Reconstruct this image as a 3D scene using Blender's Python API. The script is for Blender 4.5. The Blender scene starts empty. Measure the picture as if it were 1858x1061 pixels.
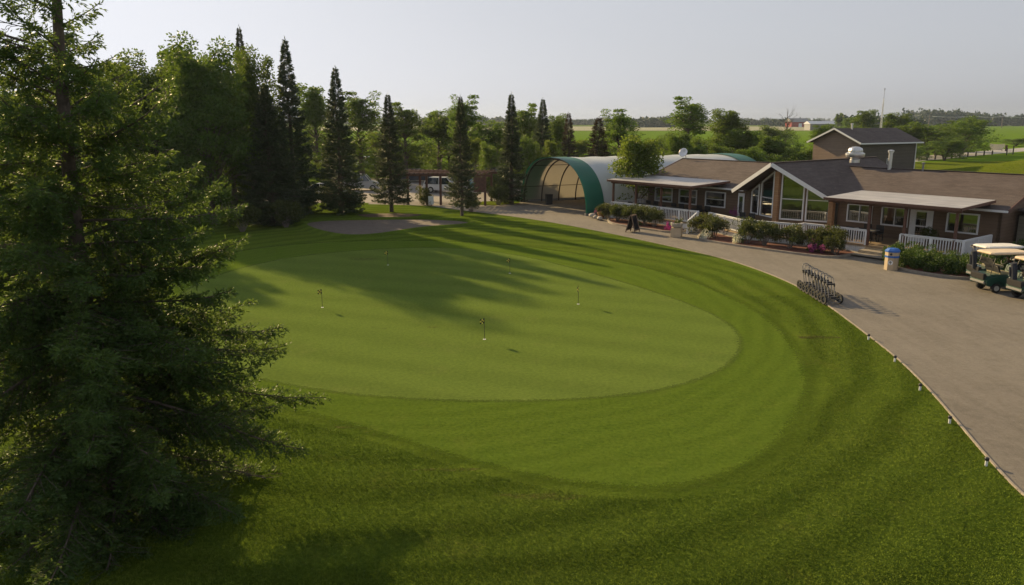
import bpy, math, random
import numpy as np
from mathutils import Vector, Matrix
# ------------------------------------------------------------------ camera, world, sun, exposure
S = bpy.context.scene
F, CH, HY, CX, CY = 1420.0, 8.0, 217.0, 929.0, 530.5
P = math.atan((CY - HY) / F)
cd = bpy.data.cameras.new('camera'); cam = bpy.data.objects.new('camera', cd)
S.collection.objects.link(cam); S.camera = cam
cam.location = (0, 0, CH); cam.rotation_euler = (math.pi/2 - P, 0, 0)
cd.sensor_width = 36; cd.lens = F / 1858 * 36; cd.clip_start = 0.1; cd.clip_end = 9000
SUN_EL, SUN_AZ = math.radians(20.5), math.radians(-38.3)      # azimuth measured from +Y towards +X
S.view_settings.view_transform = 'Standard'; S.view_settings.look = 'None'
S.view_settings.exposure = EXPOSURE = 0.80; S.view_settings.gamma = 1
W = bpy.data.worlds.new('World'); S.world = W; W.use_nodes = True
nt = W.node_tree; nt.nodes.clear()
out = nt.nodes.new('ShaderNodeOutputWorld'); bg = nt.nodes.new('ShaderNodeBackground')
sky = nt.nodes.new('ShaderNodeTexSky'); sky.sky_type = 'NISHITA'; sky.sun_disc = False
sky.sun_elevation = SUN_EL; sky.sun_rotation = SUN_AZ; sky.air_density = 1.2; sky.dust_density = 2.0; sky.ozone_density = 1.5
hs = nt.nodes.new('ShaderNodeHueSaturation'); hs.inputs['Saturation'].default_value = 0.24
gm = nt.nodes.new('ShaderNodeGamma'); gm.inputs['Gamma'].default_value = 0.8
va = nt.nodes.new('ShaderNodeVectorMath'); va.operation = 'ADD'; va.inputs[1].default_value = (2.97, 2.97, 2.97)   # smoke flattens the bright side
vd = nt.nodes.new('ShaderNodeVectorMath'); vd.operation = 'DIVIDE'
vm = nt.nodes.new('ShaderNodeVectorMath'); vm.operation = 'MULTIPLY'; vm.inputs[1].default_value = (3.95, 4.06, 4.42)
nt.links.new(sky.outputs[0], hs.inputs['Color']); nt.links.new(hs.outputs[0], gm.inputs[0])
nt.links.new(gm.outputs[0], va.inputs[0]); nt.links.new(gm.outputs[0], vd.inputs[0]); nt.links.new(va.outputs[0], vd.inputs[1])
nt.links.new(vd.outputs[0], vm.inputs[0]); nt.links.new(vm.outputs[0], bg.inputs[0]); nt.links.new(bg.outputs[0], out.inputs[0]); bg.inputs[1].default_value = 0.15
sd = bpy.data.lights.new('sun', 'SUN'); sd.energy = 5.0; sd.angle = math.radians(0.9); sd.color = (1.0, 0.74, 0.38)
sun = bpy.data.objects.new('sun', sd); S.collection.objects.link(sun)
tos = Vector((math.sin(SUN_AZ)*math.cos(SUN_EL), math.cos(SUN_AZ)*math.cos(SUN_EL), math.sin(SUN_EL)))
sun.rotation_euler = tos.to_track_quat('Z', 'Y').to_euler(); sun.location = (-60, 60, 60)
S.cycles.max_bounces = 6; S.cycles.transparent_max_bounces = 8; S.cycles.volume_bounces = 0
S.cycles.diffuse_bounces = 3; S.cycles.caustics_reflective = False; S.cycles.caustics_refractive = False
random.seed(4)
RS = np.random.RandomState
# ------------------------------------------------------------------ survey helpers
def ray(u, v):
    a = (u-CX)/F; d = (v-CY)/F
    return a, math.cos(P)-d*math.sin(P), -math.sin(P)-d*math.cos(P)
def gp(u, v, z=0.0):
    r = ray(u, v); t = (z-CH)/r[2]; return r[0]*t, r[1]*t
def atd(u, y):                      # ground point on the bearing of column u at depth y
    r = ray(u, HY); return r[0]/r[1]*y, y
def hz(v, y, u=CX):                 # height seen at row v, depth y
    r = ray(u, v); return CH + r[2]/r[1]*y
# ------------------------------------------------------------------ object helpers
def link(o, parent=None):
    S.collection.objects.link(o)
    if parent is not None: o.parent = parent
    return o
def tag(o, label, cat, group=None, kind=None):
    o['label'] = label; o['category'] = cat
    if group: o['group'] = group
    if kind: o['kind'] = kind
    return o
def empty(name, loc, rz=0, label=None, cat=None, group=None, sc=None):
    o = bpy.data.objects.new(name, None); o.location = loc; o.rotation_euler = (0, 0, rz); o.empty_display_size = .3
    if sc: o.scale = sc
    link(o)
    if label: tag(o, label, cat, group)
    return o
def copy_tree(o, parent=None):
    c = o.copy(); S.collection.objects.link(c); c.parent = parent
    for ch in list(o.children): copy_tree(ch, c)
    return c
def place(proto, used, loc, rz=0, sc=None, label=None, cat=None, group=None):
    o = copy_tree(proto) if used else proto
    o.location = loc; o.rotation_euler = (0, 0, rz)
    if sc: o.scale = sc
    if label: o['label'] = label
    if cat: o['category'] = cat
    if group: o['group'] = group
    return o
class MB:
    def __init__(s): s.v = []; s.f = []
    def add(s, vs, fs, M=None):
        n = len(s.v)
        s.v += [tuple(M @ Vector(p)) if M else tuple(p) for p in vs]
        s.f += [[i+n for i in f] for f in fs]; return s
    def box(s, c, d, M=None, rz=0, taper=1.0):
        x, y, z = d[0]/2, d[1]/2, d[2]/2
        vs = []
        for k in (-1, 1):
            t = taper if k > 0 else 1
            for a, b in ((-1,-1),(1,-1),(1,1),(-1,1)):
                px, py = a*x*t, b*y*t
                vs.append((c[0]+px*math.cos(rz)-py*math.sin(rz), c[1]+px*math.sin(rz)+py*math.cos(rz), c[2]+k*z))
        return s.add(vs, [(3,2,1,0),(4,5,6,7),(0,1,5,4),(1,2,6,5),(2,3,7,6),(3,0,4,7)], M)
    def bx(s, x0, x1, y0, y1, z0, z1):
        return s.box(((x0+x1)/2, (y0+y1)/2, (z0+z1)/2), (abs(x1-x0), abs(y1-y0), abs(z1-z0)))
    def beam(s, a, b, w, h):
        a, b = Vector(a), Vector(b); d = (b-a).normalized()
        up = Vector((0,0,1)) if abs(d.z) < .95 else Vector((0,1,0))
        sx = d.cross(up).normalized()*w/2; sz = sx.cross(d).normalized()*h/2
        vs = [p+q for p in (a, b) for q in (-sx-sz, sx-sz, sx+sz, -sx+sz)]
        return s.add(vs, [(3,2,1,0),(4,5,6,7),(0,1,5,4),(1,2,6,5),(2,3,7,6),(3,0,4,7)])
    def tube(s, pts, rad, n=8, cap=True):
        pts = [Vector(p) for p in pts]; m = len(pts)
        if not hasattr(rad, '__len__'): rad = [rad]*m
        vs = []; prev = None
        for i, p in enumerate(pts):
            d = (pts[min(i+1, m-1)]-pts[max(i-1, 0)]).normalized()
            if prev is None:
                up = Vector((0,0,1)) if abs(d.z) < .9 else Vector((1,0,0)); x = d.cross(up).normalized()
            else: x = (prev - d*prev.dot(d)).normalized()
            prev = x; y = d.cross(x)
            for k in range(n):
                a = 2*math.pi*k/n; vs.append(p+(x*math.cos(a)+y*math.sin(a))*rad[i])
        fs = [(i*n+k, i*n+(k+1)%n, (i+1)*n+(k+1)%n, (i+1)*n+k) for i in range(m-1) for k in range(n)]
        if cap: fs += [tuple(range(n))[::-1], tuple(range((m-1)*n, m*n))]
        return s.add(vs, fs)
    def lathe(s, prof, c=(0,0,0), n=16, axis='z', cap=True):
        vs = []
        for r, h in prof:
            for k in range(n):
                a = 2*math.pi*(k+.5)/n; q = (r*math.cos(a), r*math.sin(a), h)
                if axis == 'y': q = (q[0], q[2], q[1])
                if axis == 'x': q = (q[2], q[0], q[1])
                vs.append((c[0]+q[0], c[1]+q[1], c[2]+q[2]))
        m = len(prof)
        fs = [(i*n+k, i*n+(k+1)%n, (i+1)*n+(k+1)%n, (i+1)*n+k) for i in range(m-1) for k in range(n)]
        if cap: fs += [tuple(range(n))[::-1], tuple(range((m-1)*n, m*n))]
        return s.add(vs, fs)
    def prism(s, poly, a, b, f):     # poly of (p,q); f(p,q,t) gives the 3-D point for t in (a,b)
        n = len(poly)
        vs = [f(p, q, a) for p, q in poly]+[f(p, q, b) for p, q in poly]
        return s.add(vs, [tuple(range(n))[::-1], tuple(range(n, 2*n))]+[(i, (i+1)%n, n+(i+1)%n, n+i) for i in range(n)])
    def build(s, name, mat, parent=None, smooth=False, bevel=0):
        me = bpy.data.meshes.new(name); me.from_pydata([tuple(p) for p in s.v], [], s.f); me.validate(); me.update()
        if bevel or True:
            import bmesh
            bm = bmesh.new(); bm.from_mesh(me); bmesh.ops.recalc_face_normals(bm, faces=bm.faces)
            if bevel:
                bmesh.ops.remove_doubles(bm, verts=bm.verts, dist=1e-5)
                es = [e for e in bm.edges if len(e.link_faces) == 2 and e.calc_face_angle(0) > .5]
                bmesh.ops.bevel(bm, geom=es, offset=bevel, segments=2, affect='EDGES', clamp_overlap=True)
            bm.to_mesh(me); bm.free()
        if smooth: me.shade_smooth() if hasattr(me, 'shade_smooth') else me.polygons.foreach_set('use_smooth', [True]*len(me.polygons))
        if mat: me.materials.append(mat)
        return link(bpy.data.objects.new(name, me), parent)
# ------------------------------------------------------------------ materials
def M_(name):
    m = bpy.data.materials.new(name); m.use_nodes = True
    t = m.node_tree; t.nodes.clear(); o = t.nodes.new('ShaderNodeOutputMaterial'); return m, t, o
def N(t, typ, **kw):
    n = t.nodes.new('ShaderNode'+typ)
    for k, v in kw.items():
        if k in ('operation','blend_type','data_type','noise_dimensions','feature','wave_type','bands_direction','wave_profile','rings_direction'): setattr(n, k, v)
        else:
            key = int(k[1:]) if k[0] == 'i' and k[1:].isdigit() else k.replace('_', ' ')
            n.inputs[key].default_value = v
    return n
def L(t, a, b): t.links.new(a, b)
def col4(c): return (c[0], c[1], c[2], 1)
def noise(t, vec, scale, detail=4, rough=.6):
    n = N(t, 'TexNoise', Scale=scale, Detail=detail, Roughness=rough); L(t, vec, n.inputs['Vector']); return n.outputs['Fac']
def mix(t, fac, a, b, mode='MIX'):
    n = t.nodes.new('ShaderNodeMix'); n.data_type = 'RGBA'; n.blend_type = mode; n.clamp_factor = True
    for s_, x in ((n.inputs[0], fac), (n.inputs[6], a), (n.inputs[7], b)):
        if hasattr(x, 'is_linked'): L(t, x, s_)
        elif isinstance(x, (int, float)): s_.default_value = x
        else: s_.default_value = col4(x)
    return n.outputs[2]
def rmp(t, x, lo, hi, a=0., b=1.):
    n = t.nodes.new('ShaderNodeMapRange'); n.inputs[1].default_value = lo; n.inputs[2].default_value = hi
    n.inputs[3].default_value = a; n.inputs[4].default_value = b; L(t, x, n.inputs[0]); return n.outputs[0]
def math_(t, op, a, b=None):
    n = t.nodes.new('ShaderNodeMath'); n.operation = op
    for i, x in enumerate((a, b)):
        if x is None: continue
        if hasattr(x, 'is_linked'): L(t, x, n.inputs[i])
        else: n.inputs[i].default_value = x
    return n.outputs[0]
def bump(t, h, strength, dist, nrm=None):
    b = N(t, 'Bump', Strength=strength, Distance=dist); L(t, h, b.inputs['Height'])
    if nrm is not None: L(t, nrm, b.inputs['Normal'])
    return b.outputs[0]
def coord(t, kind='Object'): return t.nodes.new('ShaderNodeTexCoord').outputs[kind]
def pbsdf(t, o, col, rough=.6, metal=0, spec=.5, nrm=None):
    p = t.nodes.new('ShaderNodeBsdfPrincipled')
    if hasattr(col, 'is_linked'): L(t, col, p.inputs['Base Color'])
    else: p.inputs['Base Color'].default_value = col4(col)
    if hasattr(rough, 'is_linked'): L(t, rough, p.inputs['Roughness'])
    else: p.inputs['Roughness'].default_value = rough
    p.inputs['Metallic'].default_value = metal; p.inputs['Specular IOR Level'].default_value = spec
    if nrm is not None: L(t, nrm, p.inputs['Normal'])
    if o is not None: L(t, p.outputs[0], o.inputs[0])
    return p
def plain(name, c, rough=.6, metal=0, var=.15, vs=3.0, bs=0, bd=.01, spec=.4):
    m, t, o = M_(name); v = coord(t)
    n = noise(t, v, vs, 5)
    c2 = tuple(x*(1-var) for x in c); c3 = tuple(min(1, x*(1+var)) for x in c)
    cc = mix(t, rmp(t, n, .3, .7), c2, c3)
    nr = bump(t, noise(t, v, bs, 4), .5, bd) if bs else None
    pbsdf(t, o, cc, rough, metal, spec, nr); return m
def leafy(name, dark, mid, light, trans=.35, rough=.55, nz=.35, tint=None):
    m, t, o = M_(name)
    g = t.nodes.new('ShaderNodeNewGeometry').outputs['Random Per Island']
    v = coord(t)
    n = rmp(t, noise(t, v, nz, 3), .35, .65)
    c = mix(t, g, dark, light); c = mix(t, math_(t, 'MULTIPLY', n, .6), c, mid)
    oi = t.nodes.new('ShaderNodeObjectInfo').outputs['Random']
    h = N(t, 'HueSaturation', Fac=1.0); L(t, c, h.inputs['Color'])
    L(t, rmp(t, oi, 0, 1, .485, .515), h.inputs['Hue']); L(t, rmp(t, oi, 0, 1, .8, 1.2), h.inputs['Value'])
    c = h.outputs[0]
    p = pbsdf(t, None, c, rough, 0, .25)
    tr = t.nodes.new('ShaderNodeBsdfTranslucent')
    c2 = mix(t, .55, c, tint or (light[0]*1.5, light[1]*1.4, light[2]*.5)); L(t, c2, tr.inputs[0])
    mx = t.nodes.new('ShaderNodeMixShader'); mx.inputs[0].default_value = trans
    L(t, p.outputs[0], mx.inputs[1]); L(t, tr.outputs[0], mx.inputs[2]); L(t, mx.outputs[0], o.inputs[0])
    return m
GC = (-3.0, 34.5)                                   # middle of the putting green
def grass(name, a, b, c, fine=45., bstr=.6, bdist=.03, stripes=0, stripe_w=1.4, blotch=None, ring=False, straw=None, soft=False, alpha=1.0):
    m, t, o = M_(name); v = coord(t)
    n1 = rmp(t, noise(t, v, .12, 4), .35, .65); n2 = rmp(t, noise(t, v, 1.1, 6, .7), .3, .7); n3 = rmp(t, noise(t, v, fine, 5, .75), .3, .7)
    col = mix(t, n2, a, b); col = mix(t, math_(t, 'MULTIPLY', n1, .55), col, c)
    col = mix(t, rmp(t, n3, 0, 1, 0, .75), col, tuple(x*.38 for x in a))
    n4 = rmp(t, noise(t, v, 9., 4, .7), .35, .65)
    n5 = rmp(t, noise(t, v, 3.3, 6, .8), .42, .66); col = mix(t, math_(t, 'MULTIPLY', n5, .45), col, tuple(x*.62 for x in a)); col = mix(t, math_(t, 'MULTIPLY', n4, .35), col, tuple(x*1.5 for x in b))
    if straw:
        s1 = rmp(t, noise(t, v, .5, 6, .75), .56, .72); s2 = rmp(t, noise(t, v, 14., 4, .7), .4, .7)
        col = mix(t, math_(t, 'MULTIPLY', math_(t, 'MULTIPLY', s1, s2), straw[3]), col, straw[:3])
    if stripes:
        sep = t.nodes.new('ShaderNodeSeparateXYZ'); L(t, v, sep.inputs[0])
        x = math_(t, 'DIVIDE', math_(t, 'SUBTRACT', sep.outputs[0], GC[0]), 12.0)
        y = math_(t, 'DIVIDE', math_(t, 'SUBTRACT', sep.outputs[1], GC[1]), 14.5)
        r = math_(t, 'SQRT', math_(t, 'ADD', math_(t, 'MULTIPLY', x, x), math_(t, 'MULTIPLY', y, y)))
        if not ring: r = math_(t, 'ADD', math_(t, 'MULTIPLY', x, .35), math_(t, 'MULTIPLY', y, 1.0))
        wob = math_(t, 'MULTIPLY', noise(t, v, .15, 2), .15)
        w = math_(t, 'SINE', math_(t, 'MULTIPLY', math_(t, 'ADD', r, wob), 2*math.pi*13/stripe_w))
        am = rmp(t, noise(t, v, .11, 3), .35, .6, .35, 1.0)
        col = mix(t, math_(t, 'MULTIPLY', rmp(t, w, -.7, .7, 0, stripes), am), col, tuple(x*1.6 for x in b))
        col = mix(t, math_(t, 'MULTIPLY', rmp(t, w, .2, -.9, 0, stripes), am), col, tuple(x*.45 for x in a))
    hgt = math_(t, 'ADD', noise(t, v, fine, 4, .8), math_(t, 'MULTIPLY', noise(t, v, 3., 3), 1.5))
    p = pbsdf(t, None if soft else o, col, .9, 0, .0, bump(t, hgt, bstr, bdist))
    if soft:
        at = t.nodes.new('ShaderNodeAttribute'); at.attribute_name = 'edge'
        f = rmp(t, math_(t, 'ADD', at.outputs['Fac'], math_(t, 'MULTIPLY', math_(t, 'SUBTRACT', noise(t, v, 7., 5, .8), .5), .9)), .25, .75)
        if alpha < 1: f = math_(t, 'MULTIPLY', f, rmp(t, noise(t, v, 5., 5, .8), .4, .65, 0, alpha))
        tr = t.nodes.new('ShaderNodeBsdfTransparent'); mx = t.nodes.new('ShaderNodeMixShader'); L(t, f, mx.inputs[0]); L(t, tr.outputs[0], mx.inputs[1]); L(t, p.outputs[0], mx.inputs[2]); L(t, mx.outputs[0], o.inputs[0])
    return m
M = {}
M['rough'] = grass('rough_grass', (.070,.128,.016), (.122,.174,.023), (.118,.145,.023), 20, 1.0, .10, .21, 1.5, ring=True, straw=(.24,.20,.06,.6))
M['blade'] = grass('lawn_blades', (.100,.160,.020), (.158,.208,.028), (.158,.176,.028), 20, .2, .01, .21, 1.5, ring=True, straw=(.26,.22,.07,.5))
M['collar'] = grass('collar_grass', (.074,.128,.016), (.110,.158,.021), (.094,.138,.018), 50, .6, .03, .09, .8, ring=True, straw=(.24,.21,.06,.35), soft=True)
M['green'] = grass('putting_grass', (.100,.152,.030), (.128,.176,.035), (.116,.156,.032), 80, .3, .01, .10, 2.4, straw=(.24,.22,.09,.4), soft=True)
M['worn'] = grass('worn_turf', (.14,.12,.045), (.18,.155,.06), (.13,.12,.04), 30, .6, .02, soft=True, alpha=.55)
M['bare'] = grass('bare_soil', (.085,.06,.035), (.12,.085,.05), (.10,.07,.04), 20, .6, .02, soft=True, alpha=.85)
M['crop'] = grass('crop_field', (.10,.185,.014), (.135,.22,.018), (.11,.18,.014), 2, .3, .1)
M['meadow'] = grass('meadow_grass', (.09,.145,.012), (.16,.18,.022), (.13,.17,.018), 6, .8, .15, straw=(.3,.26,.1,.7))
M['stubble'] = plain('stubble', (.21,.21,.12), .9, vs=.02)
def gravel():
    m, t, o = M_('gravel'); v = coord(t)
    n1 = rmp(t, noise(t, v, .18, 5, .65), .35, .65); n2 = rmp(t, noise(t, v, 2.2, 6, .75), .3, .7); n3 = rmp(t, noise(t, v, 38, 4, .8), .25, .75)
    mp = N(t, 'Mapping'); mp.inputs['Scale'].default_value = (1.2, .16, 1); mp.inputs['Rotation'].default_value = (0, 0, -.25); L(t, v, mp.inputs[0])
    n4 = rmp(t, noise(t, mp.outputs[0], 1.5, 5, .7), .4, .62)
    c = mix(t, n1, (.155,.144,.120), (.245,.230,.195)); c = mix(t, math_(t, 'MULTIPLY', n2, .7), c, (.30,.275,.235))
    n6 = rmp(t, noise(t, v, 7, 5, .8), .35, .65); c = mix(t, math_(t, 'MULTIPLY', n6, .5), c, (.12,.10,.085))
    c = mix(t, rmp(t, n3, 0, 1, 0, .6), c, (.10,.085,.07)); c = mix(t, math_(t, 'MULTIPLY', n4, .22), c, (.28,.25,.22))
    c = mix(t, rmp(t, noise(t, v, .6, 6, .75), .55, .68, 0, .45), c, (.12,.108,.09))
    vo = N(t, 'TexVoronoi', Scale=22.); L(t, v, vo.inputs['Vector'])
    st = rmp(t, vo.outputs['Distance'], .0, .25, 1, 0)
    c = mix(t, math_(t, 'MULTIPLY', st, .35), c, (.5,.45,.37))
    h = math_(t, 'ADD', noise(t, v, 50, 4, .8), math_(t, 'MULTIPLY', noise(t, v, 1.5, 3), 1.2))
    pbsdf(t, o, c, .9, 0, .15, bump(t, h, .6, .03)); return m
M['gravel'] = gravel()
M['asphalt'] = plain('lot_gravel', (.20,.18,.16), .9, vs=1.5, var=.2, bs=30)
M['road'] = plain('road_surface', (.30,.29,.28), .9, vs=.5)
M['sand'] = plain('bunker_sand', (.115,.092,.075), .95, vs=2.5, var=.25, bs=12, bd=.04)
M['mulch'] = plain('mulch', (.13,.045,.028), .95, vs=12, var=.45, bs=25, bd=.05)
M['concrete'] = plain('concrete', (.27,.235,.19), .85, vs=5, var=.2, bs=40)
M['white'] = plain('white_paint', (.72,.73,.74), .5, vs=4, var=.06)
M['whitetrim'] = plain('white_trim', (.70,.71,.72), .4, vs=1, var=.04)
M['brown'] = plain('brown_stain', (.115,.055,.038), .6, vs=6, var=.25, bs=30)
M['darkbrown'] = plain('dark_brown_wood', (.055,.033,.024), .6, vs=6, var=.25)
M['cedar'] = plain('cedar_post', (.30,.155,.07), .6, vs=8, var=.3)
M['deck'] = plain('deck_boards', (.30,.22,.14), .7, vs=4, var=.2)
M['black'] = plain('black_plastic', (.02,.02,.022), .5, var=.1)
M['rubber'] = plain('rubber', (.025,.025,.025), .8, var=.2)
M['steel'] = plain('galvanised_steel', (.6,.6,.6), .35, .9, var=.1)
M['chrome'] = plain('polished_tube', (.7,.68,.66), .22, 1, var=.05)
M['tan'] = plain('tan_plastic', (.46,.36,.24), .55, var=.08)
M['blue'] = plain('blue_plastic', (.03,.12,.42), .4, var=.08)
M['stone'] = plain('pot_stone', (.36,.33,.28), .85, vs=9, var=.3, bs=14, bd=.03)
M['bark'] = plain('bark', (.10,.078,.062), .9, vs=5, var=.4, bs=14, bd=.04)
M['barklight'] = plain('grey_bark', (.17,.145,.125), .9, vs=5, var=.35, bs=14, bd=.04)
M['grey'] = plain('grey_metal', (.22,.22,.22), .5, .3)
M['boulder'] = plain('boulder', (.38,.35,.31), .9, vs=3, var=.3, bs=6, bd=.06)
M['petal_pink'] = leafy('pink_petals', (.45,.05,.22), (.6,.10,.32), (.75,.18,.42), .2)
M['petal_magenta'] = leafy('magenta_petals', (.38,.02,.25), (.5,.03,.33), (.62,.06,.42), .2)
M['petal_purple'] = leafy('purple_petals', (.20,.03,.16), (.3,.05,.24), (.36,.08,.28), .2)
M['petal_white'] = leafy('white_petals', (.6,.6,.5), (.7,.7,.6), (.8,.8,.72), .2)
def siding(name, a, b, pitch=.2):
    m, t, o = M_(name); v = coord(t)
    sep = t.nodes.new('ShaderNodeSeparateXYZ'); L(t, v, sep.inputs[0])
    f = math_(t, 'FRACT', math_(t, 'DIVIDE', sep.outputs[2], pitch))
    groove = rmp(t, f, 0, .14, 1, 0)
    fl = math_(t, 'FLOOR', math_(t, 'DIVIDE', sep.outputs[2], pitch))
    wn = t.nodes.new('ShaderNodeTexWhiteNoise'); wn.noise_dimensions = '1D'; L(t, fl, wn.inputs['W'])
    c = mix(t, wn.outputs['Value'], a, b); c = mix(t, rmp(t, noise(t, v, 1.5, 5), .3, .7, 0, .4), c, tuple(x*.7 for x in a))
    c = mix(t, math_(t, 'MULTIPLY', groove, .65), c, tuple(x*.25 for x in a))
    pbsdf(t, o, c, .7, 0, .3, bump(t, f, .5, .03)); return m
M['siding'] = siding('brown_lap_siding', (.155,.105,.070), (.19,.13,.09))
M['shopside'] = siding('tan_lap_siding', (.27,.19,.145), (.30,.215,.165), .22)
M['greyside'] = siding('grey_brown_siding', (.19,.175,.135), (.22,.20,.155), .22)
M['cedarside'] = siding('cedar_shingle', (.34,.19,.10), (.40,.24,.13), .16)
def shingle():
    m, t, o = M_('brown_shingles'); v = coord(t, 'UV')
    br = t.nodes.new('ShaderNodeTexBrick'); L(t, v, br.inputs['Vector'])
    br.inputs['Scale'].default_value = 1; br.inputs['Brick Width'].default_value = .34; br.inputs['Row Height'].default_value = .14
    br.inputs['Mortar Size'].default_value = .010; br.inputs['Color1'].default_value = (.070,.056,.052,1); br.inputs['Color2'].default_value = (.125,.098,.088,1)
    br.inputs['Mortar'].default_value = (.045,.033,.03,1); br.inputs['Bias'].default_value = 0
    n = rmp(t, noise(t, v, .45, 5, .7), .35, .65); c = mix(t, math_(t, 'MULTIPLY', n, .6), br.outputs[0], (.15,.125,.115)); mq = N(t, 'Mapping'); mq.inputs['Scale'].default_value = (.35, 3.2, 1); L(t, v, mq.inputs[0]); c = mix(t, rmp(t, noise(t, mq.outputs[0], 1.2, 5, .7), .42, .62, 0, .5), c, (.055,.045,.042))
    n2 = rmp(t, noise(t, v, 6, 3, .7), .3, .7); c = mix(t, math_(t, 'MULTIPLY', n2, .35), c, (.08,.058,.05))
    pbsdf(t, o, c, .85, 0, .2, bump(t, br.outputs['Fac'], -.5, .02)); return m
M['shingle'] = shingle()
def corrugated():
    m, t, o = M_('weathered_metal_sheet'); v = coord(t)
    sep = t.nodes.new('ShaderNodeSeparateXYZ'); L(t, v, sep.inputs[0])
    s1 = math_(t, 'SINE', math_(t, 'MULTIPLY', sep.outputs[0], 2*math.pi/.16))
    w = N(t, 'Mapping'); w.inputs['Scale'].default_value = (.25, 6, 1); L(t, v, w.inputs[0])
    n = rmp(t, noise(t, w.outputs[0], 1.3, 4), .4, .6); n0 = rmp(t, noise(t, v, .8, 5), .35, .65)
    c = mix(t, n, (.33,.33,.34), (.52,.50,.48)); c = mix(t, math_(t, 'MULTIPLY', n0, .4), c, (.27,.25,.24))
    pbsdf(t, o, c, .5, .25, .5, bump(t, s1, .6, .02)); return m
M['sheet'] = corrugated()
def glass():
    m, t, o = M_('window_glass')
    g = t.nodes.new('ShaderNodeBsdfGlossy'); g.inputs['Roughness'].default_value = .03; g.inputs[0].default_value = (.9,.95,1,1)
    tr = t.nodes.new('ShaderNodeBsdfTransparent'); tr.inputs[0].default_value = (.55,.6,.6,1)
    fr = N(t, 'Fresnel', IOR=1.5); f = rmp(t, fr.outputs[0], 0, 1, .22, 1.0)
    v = coord(t); bp = bump(t, noise(t, v, .9, 2), .05, .02); L(t, bp, g.inputs['Normal'])
    mx = t.nodes.new('ShaderNodeMixShader'); L(t, f, mx.inputs[0]); L(t, tr.outputs[0], mx.inputs[1]); L(t, g.outputs[0], mx.inputs[2]); L(t, mx.outputs[0], o.inputs[0]); return m
M['glass'] = glass()
def carglass():
    m, t, o = M_('car_glass'); pbsdf(t, o, (.02,.03,.035), .05, 0, 1.0); return m
M['carglass'] = carglass()
def paint(name, c): 
    m, t, o = M_(name); p = pbsdf(t, o, c, .35, 0, .5); p.inputs['Coat Weight'].default_value = .6; p.inputs['Coat Roughness'].default_value = .08; return m
def fabric(name, c, trans=.3, rough=.45, tc=None):
    m, t, o = M_(name); v = coord(t)
    n = rmp(t, noise(t, v, .6, 4), .3, .7); cc = mix(t, n, tuple(x*.88 for x in c), c)
    p = pbsdf(t, None, cc, rough, 0, .4, bump(t, noise(t, v, 1.2, 3), .3, .06)); tr = t.nodes.new('ShaderNodeBsdfTranslucent'); L(t, mix(t, 1.0, cc, tc or c), tr.inputs[0])
    mx = t.nodes.new('ShaderNodeMixShader'); mx.inputs[0].default_value = trans
    L(t, p.outputs[0], mx.inputs[1]); L(t, tr.outputs[0], mx.inputs[2]); L(t, mx.outputs[0], o.inputs[0]); return m
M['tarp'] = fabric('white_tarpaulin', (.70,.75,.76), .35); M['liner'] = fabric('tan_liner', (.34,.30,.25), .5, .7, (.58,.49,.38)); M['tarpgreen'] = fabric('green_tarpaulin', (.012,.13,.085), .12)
M['needle_near'] = leafy('spruce_needles_near', (.026,.056,.020), (.046,.084,.026), (.10,.15,.034), .40, nz=.8, tint=(.21,.29,.035))
M['needle'] = leafy('spruce_needles', (.030,.050,.026), (.044,.068,.032), (.070,.095,.040), .25, nz=.4)
M['needle_red'] = leafy('browned_needles', (.05,.035,.022), (.09,.045,.033), (.07,.06,.03), .2)
M['leaf_dark'] = leafy('dark_leaves', (.034,.068,.012), (.054,.094,.017), (.09,.138,.022), .42, nz=.25, tint=(.18,.26,.02))
M['leaf'] = leafy('green_leaves', (.055,.094,.014), (.08,.128,.018), (.12,.170,.026), .48, nz=.25, tint=(.18,.29,.025))
M['leaf_yellow'] = leafy('yellow_green_leaves', (.065,.105,.014), (.095,.142,.018), (.135,.175,.025), .45, nz=.3, tint=(.24,.31,.03))
M['shrub'] = leafy('shrub_leaves', (.035,.055,.018), (.06,.08,.022), (.085,.105,.028), .35, nz=1.2)
M['shrub_red'] = leafy('burning_bush_leaves', (.035,.06,.018), (.11,.075,.03), (.09,.11,.028), .35, nz=1.0)
M['hedge'] = leafy('hedge_leaves', (.03,.07,.015), (.05,.095,.02), (.07,.12,.024), .3, nz=1.2)
M['far_tree'] = leafy('far_leaves', (.020,.046,.026), (.028,.056,.030), (.038,.070,.034), .2, nz=.02)
# ------------------------------------------------------------------ foliage generators
def unit(a): return a/np.maximum(np.linalg.norm(a, axis=1, keepdims=True), 1e-9)
def rhombi(name, C, D, L_, W_, mat, parent=None, seed=0, fold=0):
    r = RS(seed); n = len(C); D = unit(D)
    R = unit(np.cross(D, r.normal(size=(n, 3)))); L_ = np.asarray(L_).reshape(-1, 1)*np.ones((n, 1)); W_ = np.asarray(W_).reshape(-1, 1)*np.ones((n, 1))
    m = C + D*L_*.45
    V = np.stack([C, m+R*W_/2, C+D*L_, m-R*W_/2], 1).reshape(-1, 3).astype(np.float32)
    me = bpy.data.meshes.new(name); me.vertices.add(4*n); me.vertices.foreach_set('co', V.ravel())
    me.loops.add(4*n); me.loops.foreach_set('vertex_index', np.arange(4*n, dtype=np.int32))
    me.polygons.add(n); me.polygons.foreach_set('loop_start', np.arange(0, 4*n, 4, dtype=np.int32))
    try: me.polygons.foreach_set('loop_total', np.full(n, 4, dtype=np.int32))
    except Exception: pass
    me.update(calc_edges=True); me.materials.append(mat)
    return link(bpy.data.objects.new(name, me), parent)
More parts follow.
